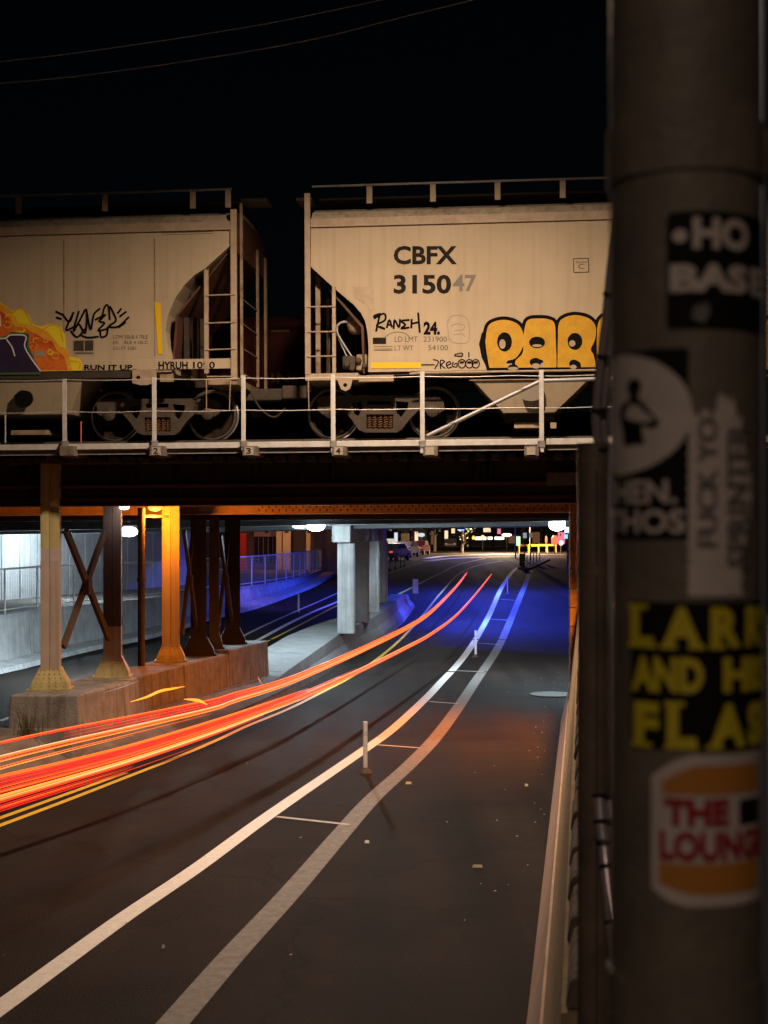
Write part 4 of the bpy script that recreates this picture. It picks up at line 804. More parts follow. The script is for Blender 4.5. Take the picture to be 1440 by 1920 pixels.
# ================================================================ LIGHT STREAKS OF A PASSING CAR
def H(px, py, h):
    return G(px, py, h)
def trail(name, label, path, strands, cat='light streak'):
    base = H(path[0][0], path[0][1], .8); t = thing(name, label, cat, tuple(base), group='tail light streaks')
    for (dy, r, m, i0, i1, spread) in strands:
        P = []
        for i, (px, py, sc_) in enumerate(path):
            if i < i0 or i > i1: continue
            P.append(H(px, py, .82)+Vector((0, 0, dy*sc_)))
        Q = smooth(P, 6); N = len(Q); part('strand', MB().tube(Q, [r*min(1, .15+.85*(k+.2)/(7+i0)) * min(1, .12+.88*(N-1-k)/9) for k in range(N)], 6), m, t)
    return t
TR = glow('red_streak', (1, .022, .010), 1.7); TO = glow('orange_streak', (1, .12, .010), 2.0); TY = glow('amber_streak', (1, .27, .035), 1.8); TW = glow('pale_streak', (1, .5, .25), 1.7); TD = glow('deep_red_streak', (1, .006, .004), .9)
P1 = [(-80, 1444, 1.6), (0, 1420, 1.5), (120, 1391, 1.4), (250, 1362, 1.25), (396, 1328, 1.1), (440, 1313, 1), (532, 1284, .85), (623, 1246, .8), (697, 1212, .8), (761, 1180, .75), (807, 1150, .75), (853, 1104, .7), (876, 1075, .7)]
P2 = [(-80, 1516, 1.4), (0, 1489, 1.35), (120, 1456, 1.2), (250, 1419, 1.1), (396, 1371, 1), (495, 1335, .9), (578, 1304, .85), (669, 1262, .8), (761, 1216, .75), (807, 1191, .75), (853, 1157, .7), (890, 1117, .7), (922, 1077, .7)]
sr = random.Random(11)
def fan(lo, hi, n, cols, i0=0, i1=12, r=(.005, .0095)):
    return [(lo+(hi-lo)*(k+sr.uniform(.2, .8))/n, sr.uniform(*r), sr.choice(cols), i0, max(i0+3, i1-(sr.choice((0, 0, 0, 1, 2)) if i1 < 12 else 0)), 0) for k in range(n)]
trail('light_streak', 'upper left of the two red light streaks curving through the underpass', P1,
      fan(.115, .15, 2, (TO, TR)) + fan(.02, .115, 5, (TD, TR, TD), 2, 12) + [(-.005, .013, TO, 0, 12, 0), (.012, .007, TW, 0, 9, 0)] + fan(-.05, -.015, 2, (TR, TO, TY)) + fan(-.12, -.08, 2, (TO, TY), 0, 4) + fan(.03, .12, 6, (TR, TO, TR, TY), 5, 12, (.008, .013)))
trail('light_streak', 'lower right of the two red light streaks, with an amber core on the left', P2,
      fan(.06, .17, 7, (TR, TO, TR, TD), 0, 7) + fan(-.02, .06, 5, (TO, TY, TR)) + [(-.022, .011, TY, 0, 6, 0), (-.04, .007, TW, 0, 6, 0)] + fan(-.08, -.03, 4, (TO, TY, TR), 0, 5) + fan(-.16, -.09, 4, (TR, TD, TO), 0, 4) + fan(-.03, .09, 8, (TR, TO, TR, TY), 5, 12, (.008, .013)))
def bit(px, h, r, m, label):
    P = [H(a, b, h) for a, b in px]; rr = [r*max(.25, math.sin(math.pi*(i+.5)/(len(smooth(P, 5))))) for i in range(len(smooth(P, 5)))]
    solo('light_streak', MB().tube(smooth(P, 5), rr, 6), m, label, 'light streak')
bit([(245, 1316), (275, 1307), (300, 1296), (325, 1291), (346, 1287)], 1.3, .022, glow('turn_signal_streak', (1, .28, .02), 2.2), 'short amber squiggle floating before the crash wall')
bit([(345, 1311), (362, 1312), (376, 1315), (388, 1321)], 1.1, .026, glow('turn_signal_streak', (1, .28, .02), 2.2), 'small amber hook touching the upper red streak')
bit([(195, 1299), (230, 1288), (262, 1276)], 1.5, .008, glow('grey_streak', (.6, .55, .6), .35), 'faint grey streak above the amber squiggle')
bit([(483, 1268), (487, 1276), (492, 1284)], 1.0, .012, glow('dim_amber_streak', (1, .2, .03), .8), 'tiny amber tick above the red streak left of the drain')
# ================================================================ ROADSIDE POSTS, SIGNS
def delineator(px, py, h, label, cone=True, grp='white delineator posts', m=PLW):
    p = G(px, py); t = thing('delineator_post', label, 'delineator post', tuple(p), group=grp)
    part('post', MB().tube([p+Vector((0, 0, .06)), p+Vector((0, 0, h))], .036, 10), m, t); part('base', MB().lathe(p, (0, 0, 1), [(0, .11), (.03, .10), (.07, .05), (.09, .042)], 14), RUST, t)
    part('reflective_band', MB().lathe(p+Vector((0, 0, h-.22)), (0, 0, 1), [(0, .0375), (.07, .0375)], 10), mat('grey_reflective_band', (.6, .6, .6), .3), t)
    return t
delineator(685, 1449, .83, 'nearest white delineator post, standing tall on the white line')
delineator(892, 1232, .83, 'second white delineator post, halfway along the curve')
delineator(952, 1114, .83, 'white delineator post high on the curve, before the far island')
delineator(560, 1151, .83, 'lone white delineator post on the left road, left of the pier')
for i, px in enumerate((988, 994, 1000, 1006, 1012)): delineator(px, 1062-i*1.6, .85, ('leftmost', 'second', 'middle', 'fourth', 'rightmost')[i]+' of five slim white posts on the far traffic island', grp='posts on the far traffic island')
for i, px in enumerate((731, 741, 751, 758)): delineator(px, 1069-i*2.5, .95, ('leftmost and nearest', 'second', 'third', 'rightmost')[i]+' of four white posts along the far left kerb', grp='posts along the far left kerb')
p = G(979, 1064); t = thing('marker_sign', 'yellow chevron marker board at the tip of the far island', 'marker sign', tuple(p))
part('post', MB().tube([p, p+Vector((0, 0, .9))], .03, 8), GALVD, t); bd = part('board', MB().box(p.x-.2, p.x+.2, p.y-.06, p.y-.03, p.z+.1, p.z+1.0), mat('yellow_sign', (.75, .62, .05), .5), t)
for k in range(4): part('stripe', MB().add([(p.x-.2, p.y-.064, p.z+.15+k*.22), (p.x+.2, p.y-.064, p.z+.25+k*.22), (p.x+.2, p.y-.064, p.z+.33+k*.22), (p.x-.2, p.y-.064, p.z+.23+k*.22)], [(0, 1, 2, 3)]), BLACK, bd)
isl2 = [G(970, 1066), G(990, 1055), G(1030, 1048), G(1030, 1051), G(1000, 1066), G(985, 1070)]
solo('traffic_island', MB().hexa([(p.x, p.y, p.z-.02) for p in isl2], [(p.x, p.y, p.z+.12) for p in isl2]), CONC, kind='structure')
p = W(779, 1117, 61.5); t = thing('marker_sign', 'narrow white marker board at the blue end of the median barrier', 'marker sign', (p.x, p.y, p.z))
part('post', MB().tube([p-Vector((0, 0, .3)), p+Vector((0, 0, .7))], .025, 8), GALVD, t); bd = part('board', MB().box(p.x-.12, p.x+.12, p.y-.05, p.y-.03, p.z+.1, p.z+.72), PLW, t)
# litter
LIT = [(766, 1471, .16, .05, 'flat yellow scrap lying right of the worn grey line', (.4, .28, .08)), (688, 1582, .10, .05, 'white paper scrap on the road below the cross line', (.3, .29, .27)), (895, 1628, .20, .02, 'thin pale stick lying on the dark lane', (.4, .33, .25)), (987, 1475, .09, .05, 'white scrap near the right wall', (.3, .29, .27)), (306, 1780, .05, .03, 'tiny white scrap between the white line and worn line', (.25, .24, .22)), (277, 1485, .06, .04, 'small pale scrap beside the yellow lines', (.4, .36, .32)), (976, 1798, .13, .03, 'pinkish scrap at the foot of the right wall', (.4, .22, .18))]
for px, py, a, b, lb, c in LIT[:5]:
    a *= .6; b *= .6; p = G(px, py); v = [(p.x-a/2, p.y-b, .006), (p.x+a/2, p.y-b*.6, .006), (p.x+a*.45, p.y+b, .03), (p.x-a*.4, p.y+b*.7, .035)]
    solo('litter', MB().hexa(v, [(x, y, z+.008) for x, y, z in v]), mat('litter_%d%d%d' % tuple(int(k*99) for k in c), c, .6), lb, 'litter')
q = MB()
for k in range(55):
    u = random.random(); 
    if u < .7: Y = random.uniform(14, 42); X = wallx(-.45, Y)-abs(random.gauss(0, .5))-.06
    else: Y = random.uniform(12, 40); X = random.uniform(-3+.1*Y-2, wallx(-.5, Y))
    a = random.uniform(.006, .02); q.add([(X-a, Y-a, .005), (X+a, Y-a*.5, .006), (X+a*.3, Y+a, .012)], [(0, 1, 2)])
solo('road_debris', q, mat('pale_grit', (.28, .26, .23), .5), 'scattered grit and glass specks along the right lane', kind='stuff', base=(0, 0, 0))
def tuft(cx_, cy_, z, n, h, nm, lb):
    q = MB()
    for k in range(n):
        a = random.uniform(0, 6.28); r = abs(random.gauss(0, .14)); x, y = cx_+r*math.cos(a), cy_+r*math.sin(a); hh = h*random.uniform(.4, 1); dx, dy = random.gauss(0, .08), random.gauss(0, .08)
        q.add([(x-.006, y, z), (x+.006, y, z), (x+dx*.5+.004, y+dy*.5, z+hh*.6), (x+dx*.5-.004, y+dy*.5, z+hh*.6), (x+dx, y+dy, z+hh)], [(0, 1, 2, 3), (3, 2, 4)])
    solo(nm, q, mat('dry_weed', (.10, .09, .04), .8), lb, kind='stuff')
tuft(prow(24)-.15, 23.5, .55, 60, .5, 'weeds', 'dry weeds against the near end of the crash wall'); tuft(prow(24)-.75, 23.9, .3, 60, .35, 'weeds', 'low weeds at the corner of the crash wall')
# ================================================================ FAR STREET
FG = lambda px, Y: Vector((px_(px, Y), Y, zr(Y)))
# building with lit pillars behind the left wall
bp = thing('street_building', 'low dark building with orange and red lit pillars behind the left fence', 'building', tuple(FG(530, 92)))
def fb(px0, px1, py0, py1, Y, d): a = W(px0, py1, Y); b = W(px1, py0, Y); return MB().box(a.x, b.x, Y, Y+d, a.z, b.z)
part('wall', fb(330, 700, 940, 1095, 92, 6), mat('violet_grey_wall', (.16, .14, .15), .8, col2=(.1, .09, .1), scale=.5), bp)
for px0, px1, m in ((449, 461, mat('red_pillar', (.7, .06, .03), .6)), (530, 545, mat('cream_pillar', (.6, .5, .38), .7)), (518, 528, mat('cream_pillar', (.6, .5, .38), .7)), (574, 582, mat('cream_pillar', (.6, .5, .38), .7))): part('pillar', fb(px0, px1, 960, 1080, 90.6, .5), m, bp)
w1 = part('window', fb(478, 516, 1006, 1056, 91.9, .08), DARK, bp); part('lintel', fb(476, 520, 994, 1006, 91.8, .15), mat('pale_panel', (.45, .38, .34), .8), bp)
for k in range(4): part('glazing_bar', fb(484+k*9, 485.5+k*9, 1008, 1055, 91.85, .04), GALVD, w1)
for px, pwr, col in ((537, 55, (1, .45, .12)), (456, 22, (1, .1, .04)), (580, 30, (1, .35, .08)), (500, 14, (1, .6, .5))):
    p = W(px, 1000, 88.6); t = thing('wall_lamp', {537: 'orange lamp lighting the wide cream pillar', 456: 'red lamp lighting the red pillar', 580: 'orange lamp lighting the slim pillar', 500: 'dim pinkish lamp over the far building window'}[px], 'wall lamp', tuple(p))
    part('housing', MB().box(p.x-.12, p.x+.12, p.y, p.y+.15, p.z, p.z+.2), DARK, t); part('bracket', MB().bar(p+Vector((0, .1, .15)), p+Vector((0, 2, .15)), .04), DARK, t)
    l = light('POINT', (0, 0, 0), pwr, col, .1); l.parent = t; l.location = (0, 0, -.15)
# distant facades
def facade(px0, px1, Y, h, label, m, wins, name='shop_building'):
    a, b = FG(px0, Y), FG(px1, Y); t = thing(name, label, 'building', tuple((a+b)/2))
    part('wall', MB().box(a.x, b.x, Y, Y+12, a.z, a.z+h), m, t); part('parapet', MB().box(a.x-.1, b.x+.1, Y-.15, Y-.003, a.z+h-.3, a.z+h+.1), m, t)
    for (u0, u1, z0, z1, gm) in wins:
        x0, x1 = a.x+(b.x-a.x)*u0, a.x+(b.x-a.x)*u1; f_ = part('window', MB().box(x0-.06, x1+.06, Y-.06, Y-.004, a.z+z0-.06, a.z+z1+.06), DARK, t); part('pane', MB().box(x0, x1, Y-.075, Y-.062, a.z+z0, a.z+z1), gm, f_)
    return t
WARM = glow('lit_warm_window', (1, .62, .38), 1.3); COOLW = glow('lit_cool_window', (.75, .85, 1), .9); DIMW = glow('dim_warm_window', (1, .45, .2), .12); PINKW = glow('lit_pink_window', (1, .25, .35), .9); GRN = glow('green_lit_sign', (.55, 1, .55), 1.6); REDW = glow('red_neon', (1, .06, .03), 4); BRW = glow('bright_shop_window', (1, .85, .7), 3.2)
FD = mat('dark_facade', (.07, .06, .06), .8, col2=(.045, .04, .04), scale=.4); FT = mat('tan_facade', (.22, .17, .12), .8, col2=(.15, .12, .09), scale=.4)
facade(640, 800, 190, 7, 'dark shop building at the far left end of the street with cool lit windows', FD, [(.05, .12, .8, 2.4, DIMW), (.55, .60, 2.6, 3.5, COOLW), (.62, .66, .8, 2.3, COOLW), (.7, .8, .8, 2.2, DIMW), (.86, .9, .5, 2.4, WARM)])
facade(800, 880, 215, 6, 'middle far shop building with one warm doorway', FD, [(.1, .2, .5, 2.6, DIMW), (.42, .5, .4, 2.6, WARM), (.58, .66, 2.2, 3.2, WARM), (.8, .92, .6, 2.4, DIMW)])
facade(880, 985, 240, 5, 'tan filling-station-like building with a long bright strip at the end of the street', FT, [(.1, .30, 1.1, 1.6, BRW), (.33, .62, 1.15, 1.6, BRW), (.25, .38, 2.4, 3.2, WARM), (.5, .56, 2.1, 3.0, PINKW), (.70, .95, .5, 1.8, DIMW), (.05, .12, 1.2, 1.6, glow('amber_window', (1, .4, .08), 3))])
facade(985, 1120, 230, 6.5, 'far right building behind the red signs', FD, [(.1, .2, .6, 2.4, DIMW), (.45, .55, .5, 2.4, PINKW), (.62, .7, .6, 2.2, DIMW)])
# trees with real crowns along the far left pavement
LEAF = mat('dark_foliage', (.035, .05, .022), .7, col2=(.06, .08, .03), scale=2)
def tree(px, Y, h, r, label, n=700, seed=1):
    rnd = random.Random(seed); b = FG(px, Y); t = thing('street_tree', label, 'tree', tuple(b), group='trees along the far street')
    part('trunk', MB().tube([b, b+Vector((.05, 0, h*.3)), b+Vector((-.05, .1, h*.6))], [.2, .15, .08], 8), mat('bark', (.07, .05, .035), .9), t)
    for k in range(5): a = rnd.uniform(0, 6.28); part('limb', MB().tube([b+Vector((0, 0, h*.35)), b+Vector((math.cos(a)*r*.6, math.sin(a)*r*.6, h*.7))], [.08, .03], 5), MC['bark'], t)
    q = MB(); cl = [(rnd.gauss(0, r*.42), rnd.gauss(0, r*.42), h*.7+rnd.gauss(0, r*.32)) for _ in range(14)]
    for k in range(n):
        c = cl[k % 14]; x, y, z = (c[i]+rnd.gauss(0, r*.2) for i in range(3)); s_ = rnd.uniform(.1, .24); a = Vector((rnd.gauss(0, 1), rnd.gauss(0, 1), rnd.gauss(0, 1))).normalized()*s_; bb = a.cross(Vector((rnd.gauss(0, 1), rnd.gauss(0, 1), rnd.gauss(0, 1)))).normalized()*s_; p = b+Vector((x, y, z)); q.add([p-a, p+bb, p+a, p-bb], [(0, 1, 2, 3)])
    part('crown', q, LEAF, t, kind='stuff')
for i, (px, Y, h, r, lb) in enumerate(((770, 165, 6.5, 2.8, 'leftmost dark street tree above the parked cars'), (815, 172, 7, 3, 'dark street tree between the two far shop buildings'), (866, 160, 6.5, 2.8, 'tallest dark tree left of the bright far strip'), (925, 225, 7, 3.2, 'far tree in front of the tan building'), (1015, 205, 6, 2.6, 'far right tree behind the street signs'))): tree(px, Y, h, r, lb, seed=i+3)
# parked cars
def car(px, Y, yaw, col, label):
    b = FG(px, Y); t = thing('parked_car', label, 'car', (0, 0, 0), group='cars parked on the far left'); m = mat('car_paint_'+str(int(col[0]*99)), col, .3, .3)
    sect = [(-2.1, .35), (-2.15, .7), (-1.9, .92), (-1.2, 1.0), (-.7, 1.42), (.6, 1.45), (1.3, 1.02), (2.0, .85), (2.15, .6), (2.1, .35)]
    part('body', MB().prism(sect, lambda a, z: Vector((a, -.82, z)), lambda a, z: Vector((a, .82, z))), m, t, bevel=.08)
    part('window', MB().prism([(-1.1, 1.02), (-.66, 1.36), (.55, 1.38), (1.1, 1.03)], lambda a, z: Vector((a, -.835, z)), lambda a, z: Vector((a, .835, z))), DARK, t)
    for a in (-1.35, 1.35):
        for s_ in (-.75, .75):
            wh = part('wheel', MB().lathe((a, s_-.1, .32), (0, 1, 0), [(0, .31), (.02, .33), (.18, .33), (.2, .31)], 18), DARK, t); part('rim', MB().lathe((a, s_-.115 if s_ < 0 else s_+.1, .32), (0, 1, 0), [(0, .19), (.015, .17)], 12), GALV, wh)
    for s_ in (-.6, .6): part('tail_light', MB().box(-2.19, -2.13, s_-.15, s_+.15, .68, .8), glow('tail_lens', (1, .12, .1), .8), t); part('headlight', MB().box(2.1, 2.17, s_-.15, s_+.15, .6, .72), glow('head_lens', (1, .9, .85), 1.0), t)
    t.location = b; t.rotation_euler = (0, 0, yaw)
for px, Y, yaw, col, lb in ((738, 120, 1.2, (.5, .48, .46), 'pale parked car nearest the far left kerb posts'), (762, 132, 1.3, (.06, .05, .06), 'dark parked car behind the pale one'), (785, 145, 1.35, (.25, .06, .05), 'reddish parked car, third along the far left kerb'), (845, 200, 1.5, (.3, .3, .32), 'grey car far off by the warm doorway')): car(px, Y, yaw, col, lb)
# signs and lamps on posts
def pole_sign(px, Y, pyt, pyb, wd, m, label, name='street_sign', cat='street sign', pt=None):
    a = W(px, pyt, Y); b = W(px, pyb, Y); g_ = FG(px, Y); t = thing(name, label, cat, tuple(g_))
    part('post', MB().tube([g_, (g_.x, g_.y, a.z)], .05, 8), GALVD, t); part('board', MB().box(a.x-wd/2, a.x+wd/2, Y-.1, Y-.055, b.z, a.z), m, t, bevel=.01)
    if pt: part('lettering', text(MB(), pt, (a.x-wd*.35, a.z-.1, a.x+wd*.35, b.z+.1), lambda u_, v_: Vector((u_, Y-.105, v_)), .0), BLACK, t)
    return t
pole_sign(984, 120, 999, 1009, .32, mat('lit_white_sign', (.6, .6, .6), .5, emit=(.8, .85, 1), estr=.35), 'left of two small white street signs above the far island')  # both small signs glow faintly in place of light falling on them
pole_sign(995, 121, 999, 1008, .30, mat('lit_grey_sign', (.5, .45, .42), .5, emit=(1, .8, .7), estr=.15), 'right of two small street signs above the far island')
pole_sign(971, 150, 1006, 1023, .5, GRN, 'tall glowing green-white sign left of the two small signs', 'lit_sign', 'lit sign')
pole_sign(1066, 90, 988, 999, .52, glow('cyan_white_sign', (.55, .85, 1), 2.2), 'glowing blue-white square sign right of the large lamp', 'lit_sign', 'lit sign')
pole_sign(1064, 92, 1002, 1010, .42, glow('cyan_sign', (.25, .6, 1), 1.5), 'smaller blue sign just below the blue-white one', 'lit_sign', 'lit sign')
pole_sign(1082, 60, 980, 996, .12, glow('green_signal', (.1, 1, .35), 1.6), 'narrow green light at the edge of the steel post', 'signal_light', 'signal light')
pole_sign(733, 118, 1010, 1018, .7, glow('pale_sign', (.9, .8, .75), .7), 'pale shop sign above the parked cars')
pole_sign(740, 125, 1016, 1024, .5, glow('pink_sign', (1, .35, .3), .8), 'pinkish shop sign right below the pale one')
for i, (px, py, Y, w_, h_, m, lb) in enumerate(((1040, 1013, 150, .8, 1.0, REDW, 'bright red light below the large lamp'), (1052, 1018, 152, .5, .5, glow('rose_light', (1, .5, .45), 3), 'rose light right of the bright red one'), (1024, 1012, 165, .3, .9, glow('red_amber_light', (1, .2, .05), 1.8), 'amber red light left of the bright red one'), (950, 1003, 200, 1.5, .45, glow('warm_globe', (1, .75, .55), 3), 'warm oval light over the tan building'), (905, 1007, 190, .5, .5, glow('amber_globe', (1, .5, .2), 2), 'small amber light left of the oval one'), (790, 1003, 170, .9, .45, COOLW, 'pair of cool shop lights behind the oval lamp'))):
    p = W(px, py, Y); g_ = FG(px, Y); t = thing('street_light', lb, 'street light', tuple(g_)); part('pole', MB().tube([g_, (g_.x, g_.y, p.z)], .06, 8), GALVD, t); part('lens', MB().lathe((p.x, p.y-.1, p.z), (0, 0, 1), [(-h_/2, w_*.2), (-h_*.25, w_*.45), (h_*.25, w_*.45), (h_/2, w_*.2)], 12), m, t)
for px, Y, z, pwr, col, lb in ((1040, 140, 4.5, 500, (1, .2, .1), 'tall street lamp with a reddish light by the crossing'), (940, 158, 7, 20000, (1, .72, .45), 'tall warm street lamp over the far crossing'), (735, 135, 6, 900, (1, .75, .6), 'tall street lamp above the parked cars'), (900, 128, 7.5, 1200, (.06, .12, 1), 'tall blue street lamp beside the far crossing')):
    g_ = FG(px, Y); t = thing('street_lamp', lb, 'street lamp', tuple(g_)); zt_ = g_.z+z
    sx = -8 if px < 900 else 8
    part('pole', MB().tube([(g_.x+sx*.4, g_.y, g_.z), (g_.x+sx*.4, g_.y, zt_)], .07, 8), GALVD, t); part('arm', MB().tube([(g_.x+sx*.4, g_.y, zt_), (g_.x, g_.y, zt_)], .04, 6), GALVD, t); part('head', MB().box(g_.x-.3, g_.x+.3, g_.y-.12, g_.y+.12, zt_, zt_+.12), GALVD, t)
    l = light('AREA', (0, 0, 0), pwr, col, .4); l.parent = t; l.location = (0, 0, z-.04)
# yellow barrier objects at the crossing
for i, px in enumerate((982, 1001, 1018, 1034)):
    a = FG(px, 158+i*2); t = thing('yellow_barrier', ('leftmost', 'second from left', 'third from left', 'rightmost')[i]+' of four yellow barriers at the far crossing', 'barrier', tuple(a), group='yellow barriers at the far crossing')
    part('rail', MB().box(a.x-.6, a.x+.6, a.y-.03, a.y+.03, a.z+.75, a.z+.95), mat('yellow_barrier_paint', (.75, .5, .04), .5), t)
    for s_ in (-.5, .5): part('leg', MB().bar((a.x+s_, a.y-.2, a.z), (a.x+s_, a.y, a.z+.95), .06), MC['yellow_barrier_paint'], t)
# ================================================================ FOREGROUND POLE WITH STICKERS
YP = 1.25; RP = 139*YP/F; XP = px_(1284, YP)
def PY(py): return E-(py-HY)/F*(YP-RP*.8)
MP = mat('weathered_pole_paint', (.17, .138, .102), .6, col2=(.125, .102, .078), scale=14, bump=.15, bscale=60)
po = thing('sign_pole', 'thick brown metal pole close to the viewer covered in stickers', 'pole', (XP, YP, 2.5))
part('shaft', MB().lathe((XP, YP, 2.5), (0, 0, 1), [(0, RP*1.03), (PY(1850)-2.5, RP*1.03), (PY(1848)-2.5, RP), (PY(320)-2.5, RP), (PY(-500)-2.5, RP)], 64), MP, po)
part('collar', MB().lathe((XP, YP, PY(322)), (0, 0, 1), [(-.001, RP*1.0), (0, RP*1.045), (PY(212)-PY(322), RP*1.04), (PY(205)-PY(322), RP*.99)], 64), MP, po)
part('base_flange', MB().lathe((XP, YP, 2.5), (0, 0, 1), [(0, RP*1.8), (.02, RP*1.8), (.03, RP*1.1)], 32), MP, po)
def arc(px):
    a, b = -1.38, 1.2
    for _ in range(40):
        m = (a+b)/2
        if (XP+RP*math.sin(m))/(YP-RP*math.cos(m)) < (px-CX)/F: a = m
        else: b = m
    return 145*a
def ST(lay):
    r = RP+.0007*lay
    return lambda a, py: Vector((XP+r*math.sin(a/145), YP-r*math.cos(a/145), PY(py)))
def sticker(name, inside, a0, a1, y0, y1, m, lay, label=None, parent=po, step=3.0):
    q = MB(); f = ST(lay); na = int((a1-a0)/step)+1; ny = int((y1-y0)/step)+1
    for i in range(na):
        for j in range(ny):
            a = a0+i*step; y_ = y0+j*step
            if inside(a+step/2, y_+step/2): q.add([f(a, y_), f(a+step, y_), f(a+step, y_+step), f(a, y_+step)], [(0, 1, 2, 3)])
    bmq = q; o = part(name, bmq, m, parent, label)
    for p_ in o.data.polygons: p_.use_smooth = True
    return o
SBK = mat('sticker_black', (.008, .007, .007), .7, spec=.1); SWH = mat('sticker_white', (.62, .53, .48), .6, col2=(.52, .45, .41), scale=60); SYE = mat('sticker_yellow', (.62, .5, .02), .5); SRD = mat('sticker_red', (.33, .01, .02), .5); SOR = mat('sticker_orange', (.5, .2, .03), .5); SGR = mat('sticker_grey_print', (.14, .12, .11), .6)
rr = lambda a0, a1, y0, y1, r: (lambda a, y_: a0 <= a <= a1 and y0 <= y_ <= y1 and (lambda dx, dy: dx*dx+dy*dy <= r*r or dx == 0 or dy == 0)(max(0, a0+r-a, a-(a1-r)), max(0, y0+r-y_, y_-(y1-r))))
a0 = arc(1250)
s1_ = sticker('sticker', rr(a0, a0+270, 402, 622, 14), a0, a0+270, 402, 622, SBK, 1, 'black sticker with pale block letters near the top')
part('lettering', text(text(text(MB(), 'HO', (arc(1298), 414, arc(1398), 474), ST(4), .05), 'BAS', (arc(1257), 500, arc(1396), 553), ST(4), .06), 'E', (arc(1402), 500, arc(1402)+50, 553), ST(4), .05).flat([(arc(1275)+13*math.cos(k*.5236), 448+13*math.sin(k*.5236)) for k in range(12)], ST(4)), SWH, s1_)
part('smudge', MB().flat([(arc(1295), 600), (arc(1300), 580), (arc(1325), 572), (arc(1330), 590), (arc(1318), 612)], ST(4)), SGR, s1_)
a0 = arc(1146)
s2_ = sticker('sticker', rr(a0, arc(1290), 655, 1012, 6), a0, arc(1290), 655, 1012, SBK, 1, 'black sticker with a large white D shape and a standing figure')
cxd = arc(1150)
def dshape(a, y_):
    w_ = arc(1297)-cxd; v = (y_-774)/116
    if abs(v) > 1: return False
    left = cxd+ (30*(1-math.sqrt(max(0, 1-max(0, abs(v)-.7)**2/.09)))); return left <= a <= cxd+w_*(math.sqrt(1-v*v))**.8
part_ = sticker('emblem', dshape, cxd, arc(1297), 656, 892, SWH, 2, None, s2_)
fig = MB(); F4 = ST(4)
for pts in ([(1180, 722), (1184, 711), (1193, 707), (1202, 711), (1206, 722), (1202, 735), (1196, 741), (1188, 740), (1182, 733)], [(1186, 738), (1199, 738), (1202, 748), (1212, 756), (1222, 772), (1238, 790), (1236, 800), (1222, 803), (1208, 795), (1207, 808), (1212, 832), (1175, 833), (1172, 800), (1166, 775), (1170, 754), (1184, 748)]): fig.flat([(arc(x), y_) for x, y_ in pts], F4)
part('silhouette', fig, SBK, s2_); 
part('lettering', text(text(MB(), 'HEN.', (arc(1160), 900, arc(1270), 945), ST(4), .03), 'THOS', (arc(1150), 955, arc(1285), 1000), ST(4), .03), SWH, s2_)
def torn(a, y_):
    l = arc(1290)+2*math.sin(y_*.3); r = arc(1396)+14*math.sin(y_*.021+1)+3*math.sin(y_*.17)
    top = 778-34*max(0, 1-((a-arc(1358))/24)**2)-8*math.sin(a*.23)-4*math.sin(a*.61)
    return l <= a <= r and top <= y_ <= 1118
s3_ = sticker('sticker', torn, arc(1280), arc(1396)+30, 730, 1120, SWH, 3, 'torn white sticker with two lines of upright grey lettering')
part('lettering', text(text(MB(), 'FUCK YO', (arc(1306), 785, arc(1342), 1025), ST(6), .02, rot=True), 'SPRINTER', (arc(1358), 795, arc(1396), 1062), ST(6), .02, rot=True), SGR, s3_)
a0 = arc(1185)
s4_ = sticker('sticker', rr(a0, a0+330, 1128, 1405, 4), a0, a0+330, 1128, 1405, SBK, 1, 'black sticker with three rows of yellow slab letters')
q = MB()
def slabtext(q, s_, a0, y0, a1, y1): 
    text(q, s_, (a0, y0, a1, y1), ST(5), .055)
slabtext(q, 'L', arc(1188), 1137, arc(1228), 1212); slabtext(q, 'A', arc(1243), 1137, arc(1315), 1212); slabtext(q, 'R', arc(1330), 1137, arc(1384), 1212); slabtext(q, 'RY', arc(1392), 1137, arc(1392)+95, 1212)
slabtext(q, 'AND', arc(1190), 1230, arc(1318), 1296); slabtext(q, 'HIS', arc(1352), 1230, arc(1352)+120, 1296)
slabtext(q, 'F', arc(1194), 1316, arc(1238), 1398); slabtext(q, 'L', arc(1252), 1316, arc(1305), 1398); slabtext(q, 'A', arc(1328), 1316, arc(1392), 1398); slabtext(q, 'SK', arc(1396), 1316, arc(1396)+90, 1398)
for ax, ay, aw in ((1184, 1206, 50), (1184, 1133, 34), (1240, 1206, 30), (1290, 1206, 30), (1328, 1206, 28), (1190, 1392, 36), (1248, 1392, 60), (1248, 1312, 36), (1322, 1392, 30)): q.flat([(arc(ax), ay), (arc(ax+aw), ay), (arc(ax+aw), ay+9), (arc(ax), ay+9)], ST(5))
part('lettering', q, SYE, s4_)
a0 = arc(1222)
def bun(a, y_):
    u = (a-a0)/190
    return 0 <= u <= 1.3 and 1412+42*max(0, 1-u/.4)**1.5 <= y_ <= 1692-30*max(0, 1-u/.35)**2
s5_ = sticker('sticker', bun, a0, a0+247, 1408, 1694, SWH, 1, 'round white sticker with orange bun shapes and red lettering')
sticker('bun', lambda a, y_: a > a0+22 and 1430+32*max(0, 1-(a-a0-22)/70)**1.5 <= y_ <= 1484, a0, a0+225, 1425, 1486, SOR, 2, None, s5_)
sticker('bun', lambda a, y_: a > a0+16 and 1614 <= y_ <= 1670-26*max(0, 1-(a-a0)/80)**1.5, a0, a0+225, 1610, 1672, SOR, 2, None, s5_)
part('lettering', text(text(MB(), 'THE', (arc(1246), 1492, arc(1364), 1543), ST(4), .06), 'LOUNGE', (arc(1238), 1552, arc(1385)+70, 1608), ST(4), .05), SRD, s5_)
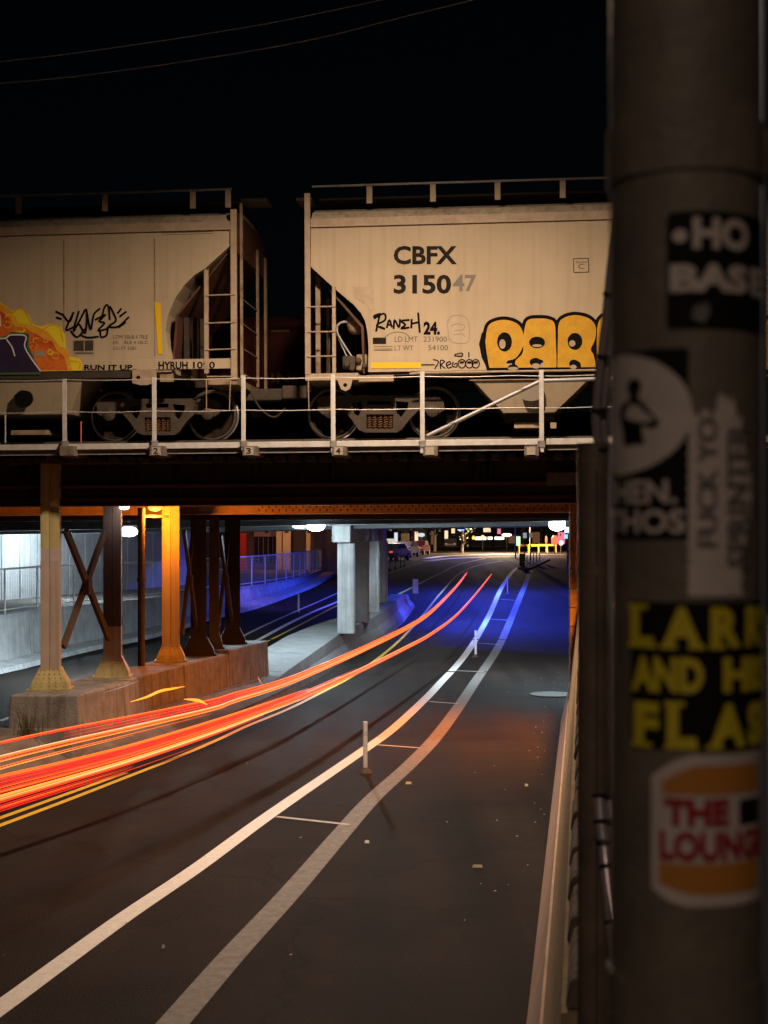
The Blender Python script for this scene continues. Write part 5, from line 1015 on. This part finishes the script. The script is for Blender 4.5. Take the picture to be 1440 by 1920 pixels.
part('print_patch', MB().flat([(arc(1382), 1497), (arc(1382)+60, 1497), (arc(1382)+60, 1545), (arc(1382), 1545)], ST(4)), SBK, s5_)
# slim steel post behind the pole, with its cable bundles
YS = 2.7; rs = 31*YS/F; xs_ = px_(1114, YS)
sp = thing('steel_post', 'slim dark steel post with an open top, left of the stickered pole', 'post', (xs_, YS, 2.5))
MS = mat('dark_post_paint', (.23, .165, .115), .5, col2=(.11, .08, .06), scale=10)
zt_ = W(0, 832, YS).z
part('shaft', MB().lathe((xs_, YS, 1.2), (0, 0, 1), [(0, rs), (zt_-1.2-.04, rs), (zt_-1.2-.039, rs*1.04), (zt_-1.2, rs*1.04), (zt_-1.2, rs*.86), (zt_-1.25, rs*.8)], 32), MS, sp)
part('coupling', MB().lathe((xs_, YS, W(0, 1080, YS).z), (0, 0, 1), [(0, rs*1.01), (0, rs*1.05), (.02, rs*1.05), (.02, rs)], 32), MS, sp)
part('seam', MB().box(xs_-.001, xs_+.001, YS-rs-.001, YS-rs+.004, 1.3, zt_-.05), DARK, sp)
MCb = mat('glossy_cable', (.5, .42, .44), .25, .3)
def cable(pts, r, label, ties, n2=True):
    P = smooth(pts, 6); t = thing('cable_bundle', label, 'cable', tuple(P[0])); 
    part('cable', MB().tube(P, r, 12), MCb, t); part('cable', MB().tube([p+Vector((r*1.7, .01, 0)) for p in P], r*.9, 12), MCb, t)
    for k in range(0, len(P)-1, ties): p = P[k]; d = (P[k+1]-P[k]).normalized(); part('tie', MB().lathe(p+Vector((r*.7, 0, 0)), d, [(-.003, r*1.9), (.003, r*1.9)], 14), DARK, t)
cable([W(1122, 840, 2.68), W(1118, 780, 2.66), W(1124, 700, 2.64), W(1136, 600, 2.62), W(1146, 500, 2.6), W(1160, 380, 2.6), W(1176, 300, 2.6)], .0085, 'wrapped cable bundle rising from the open top of the slim post', 7)
cable([W(1124, 1492, 2.6), W(1126, 1530, 2.59), W(1134, 1600, 2.57), W(1142, 1680, 2.54), W(1152, 1780, 2.5), W(1160, 1860, 2.46), W(1166, 1960, 2.42)], .0115, 'shiny wrapped cable bundle leaning across the foot of the slim post', 7)
# conduit right of the pole
xr_ = px_(1428, 1.6)
cd = thing('conduit', 'thin shiny conduit at the right edge of the picture behind the pole', 'conduit', (xr_, 1.6, 2.5))
part('pipe', MB().tube([(xr_, 1.6, 2.5), (xr_, 1.6, 4.6)], .0075, 12), mat('blue_highlight_metal', (.3, .33, .42), .3, .7), cd); part('coupling', MB().lathe((xr_, 1.6, W(0, 330, 1.6).z), (0, 0, 1), [(0, .0095), (.05, .0095)], 12), MS, cd)  # blue-grey colour stands in for bluish highlights on the pipe
# ================================================================ OVERHEAD WIRES
for pts, r, lb in (([(1060, -50), (980, -27), (885, 0), (750, 33), (625, 65), (507, 89), (417, 104), (278, 125), (104, 147), (-120, 166)], .0052, 'lower and brighter of the two overhead wires'), ([(900, -48), (800, -22), (705, 2), (625, 19), (507, 43), (382, 64), (278, 80), (104, 104), (-120, 128)], .0038, 'upper and thinner of the two overhead wires')):
    P = smooth([W(a, b, 12.5+(900-a)*.004) for a, b in pts], 5); q = MB().tube(P, r, 6)
    solo('overhead_wire', q, mat('twisted_wire', (.92, .88, .84), .5, .0), lb, 'overhead wire', group='overhead wires')
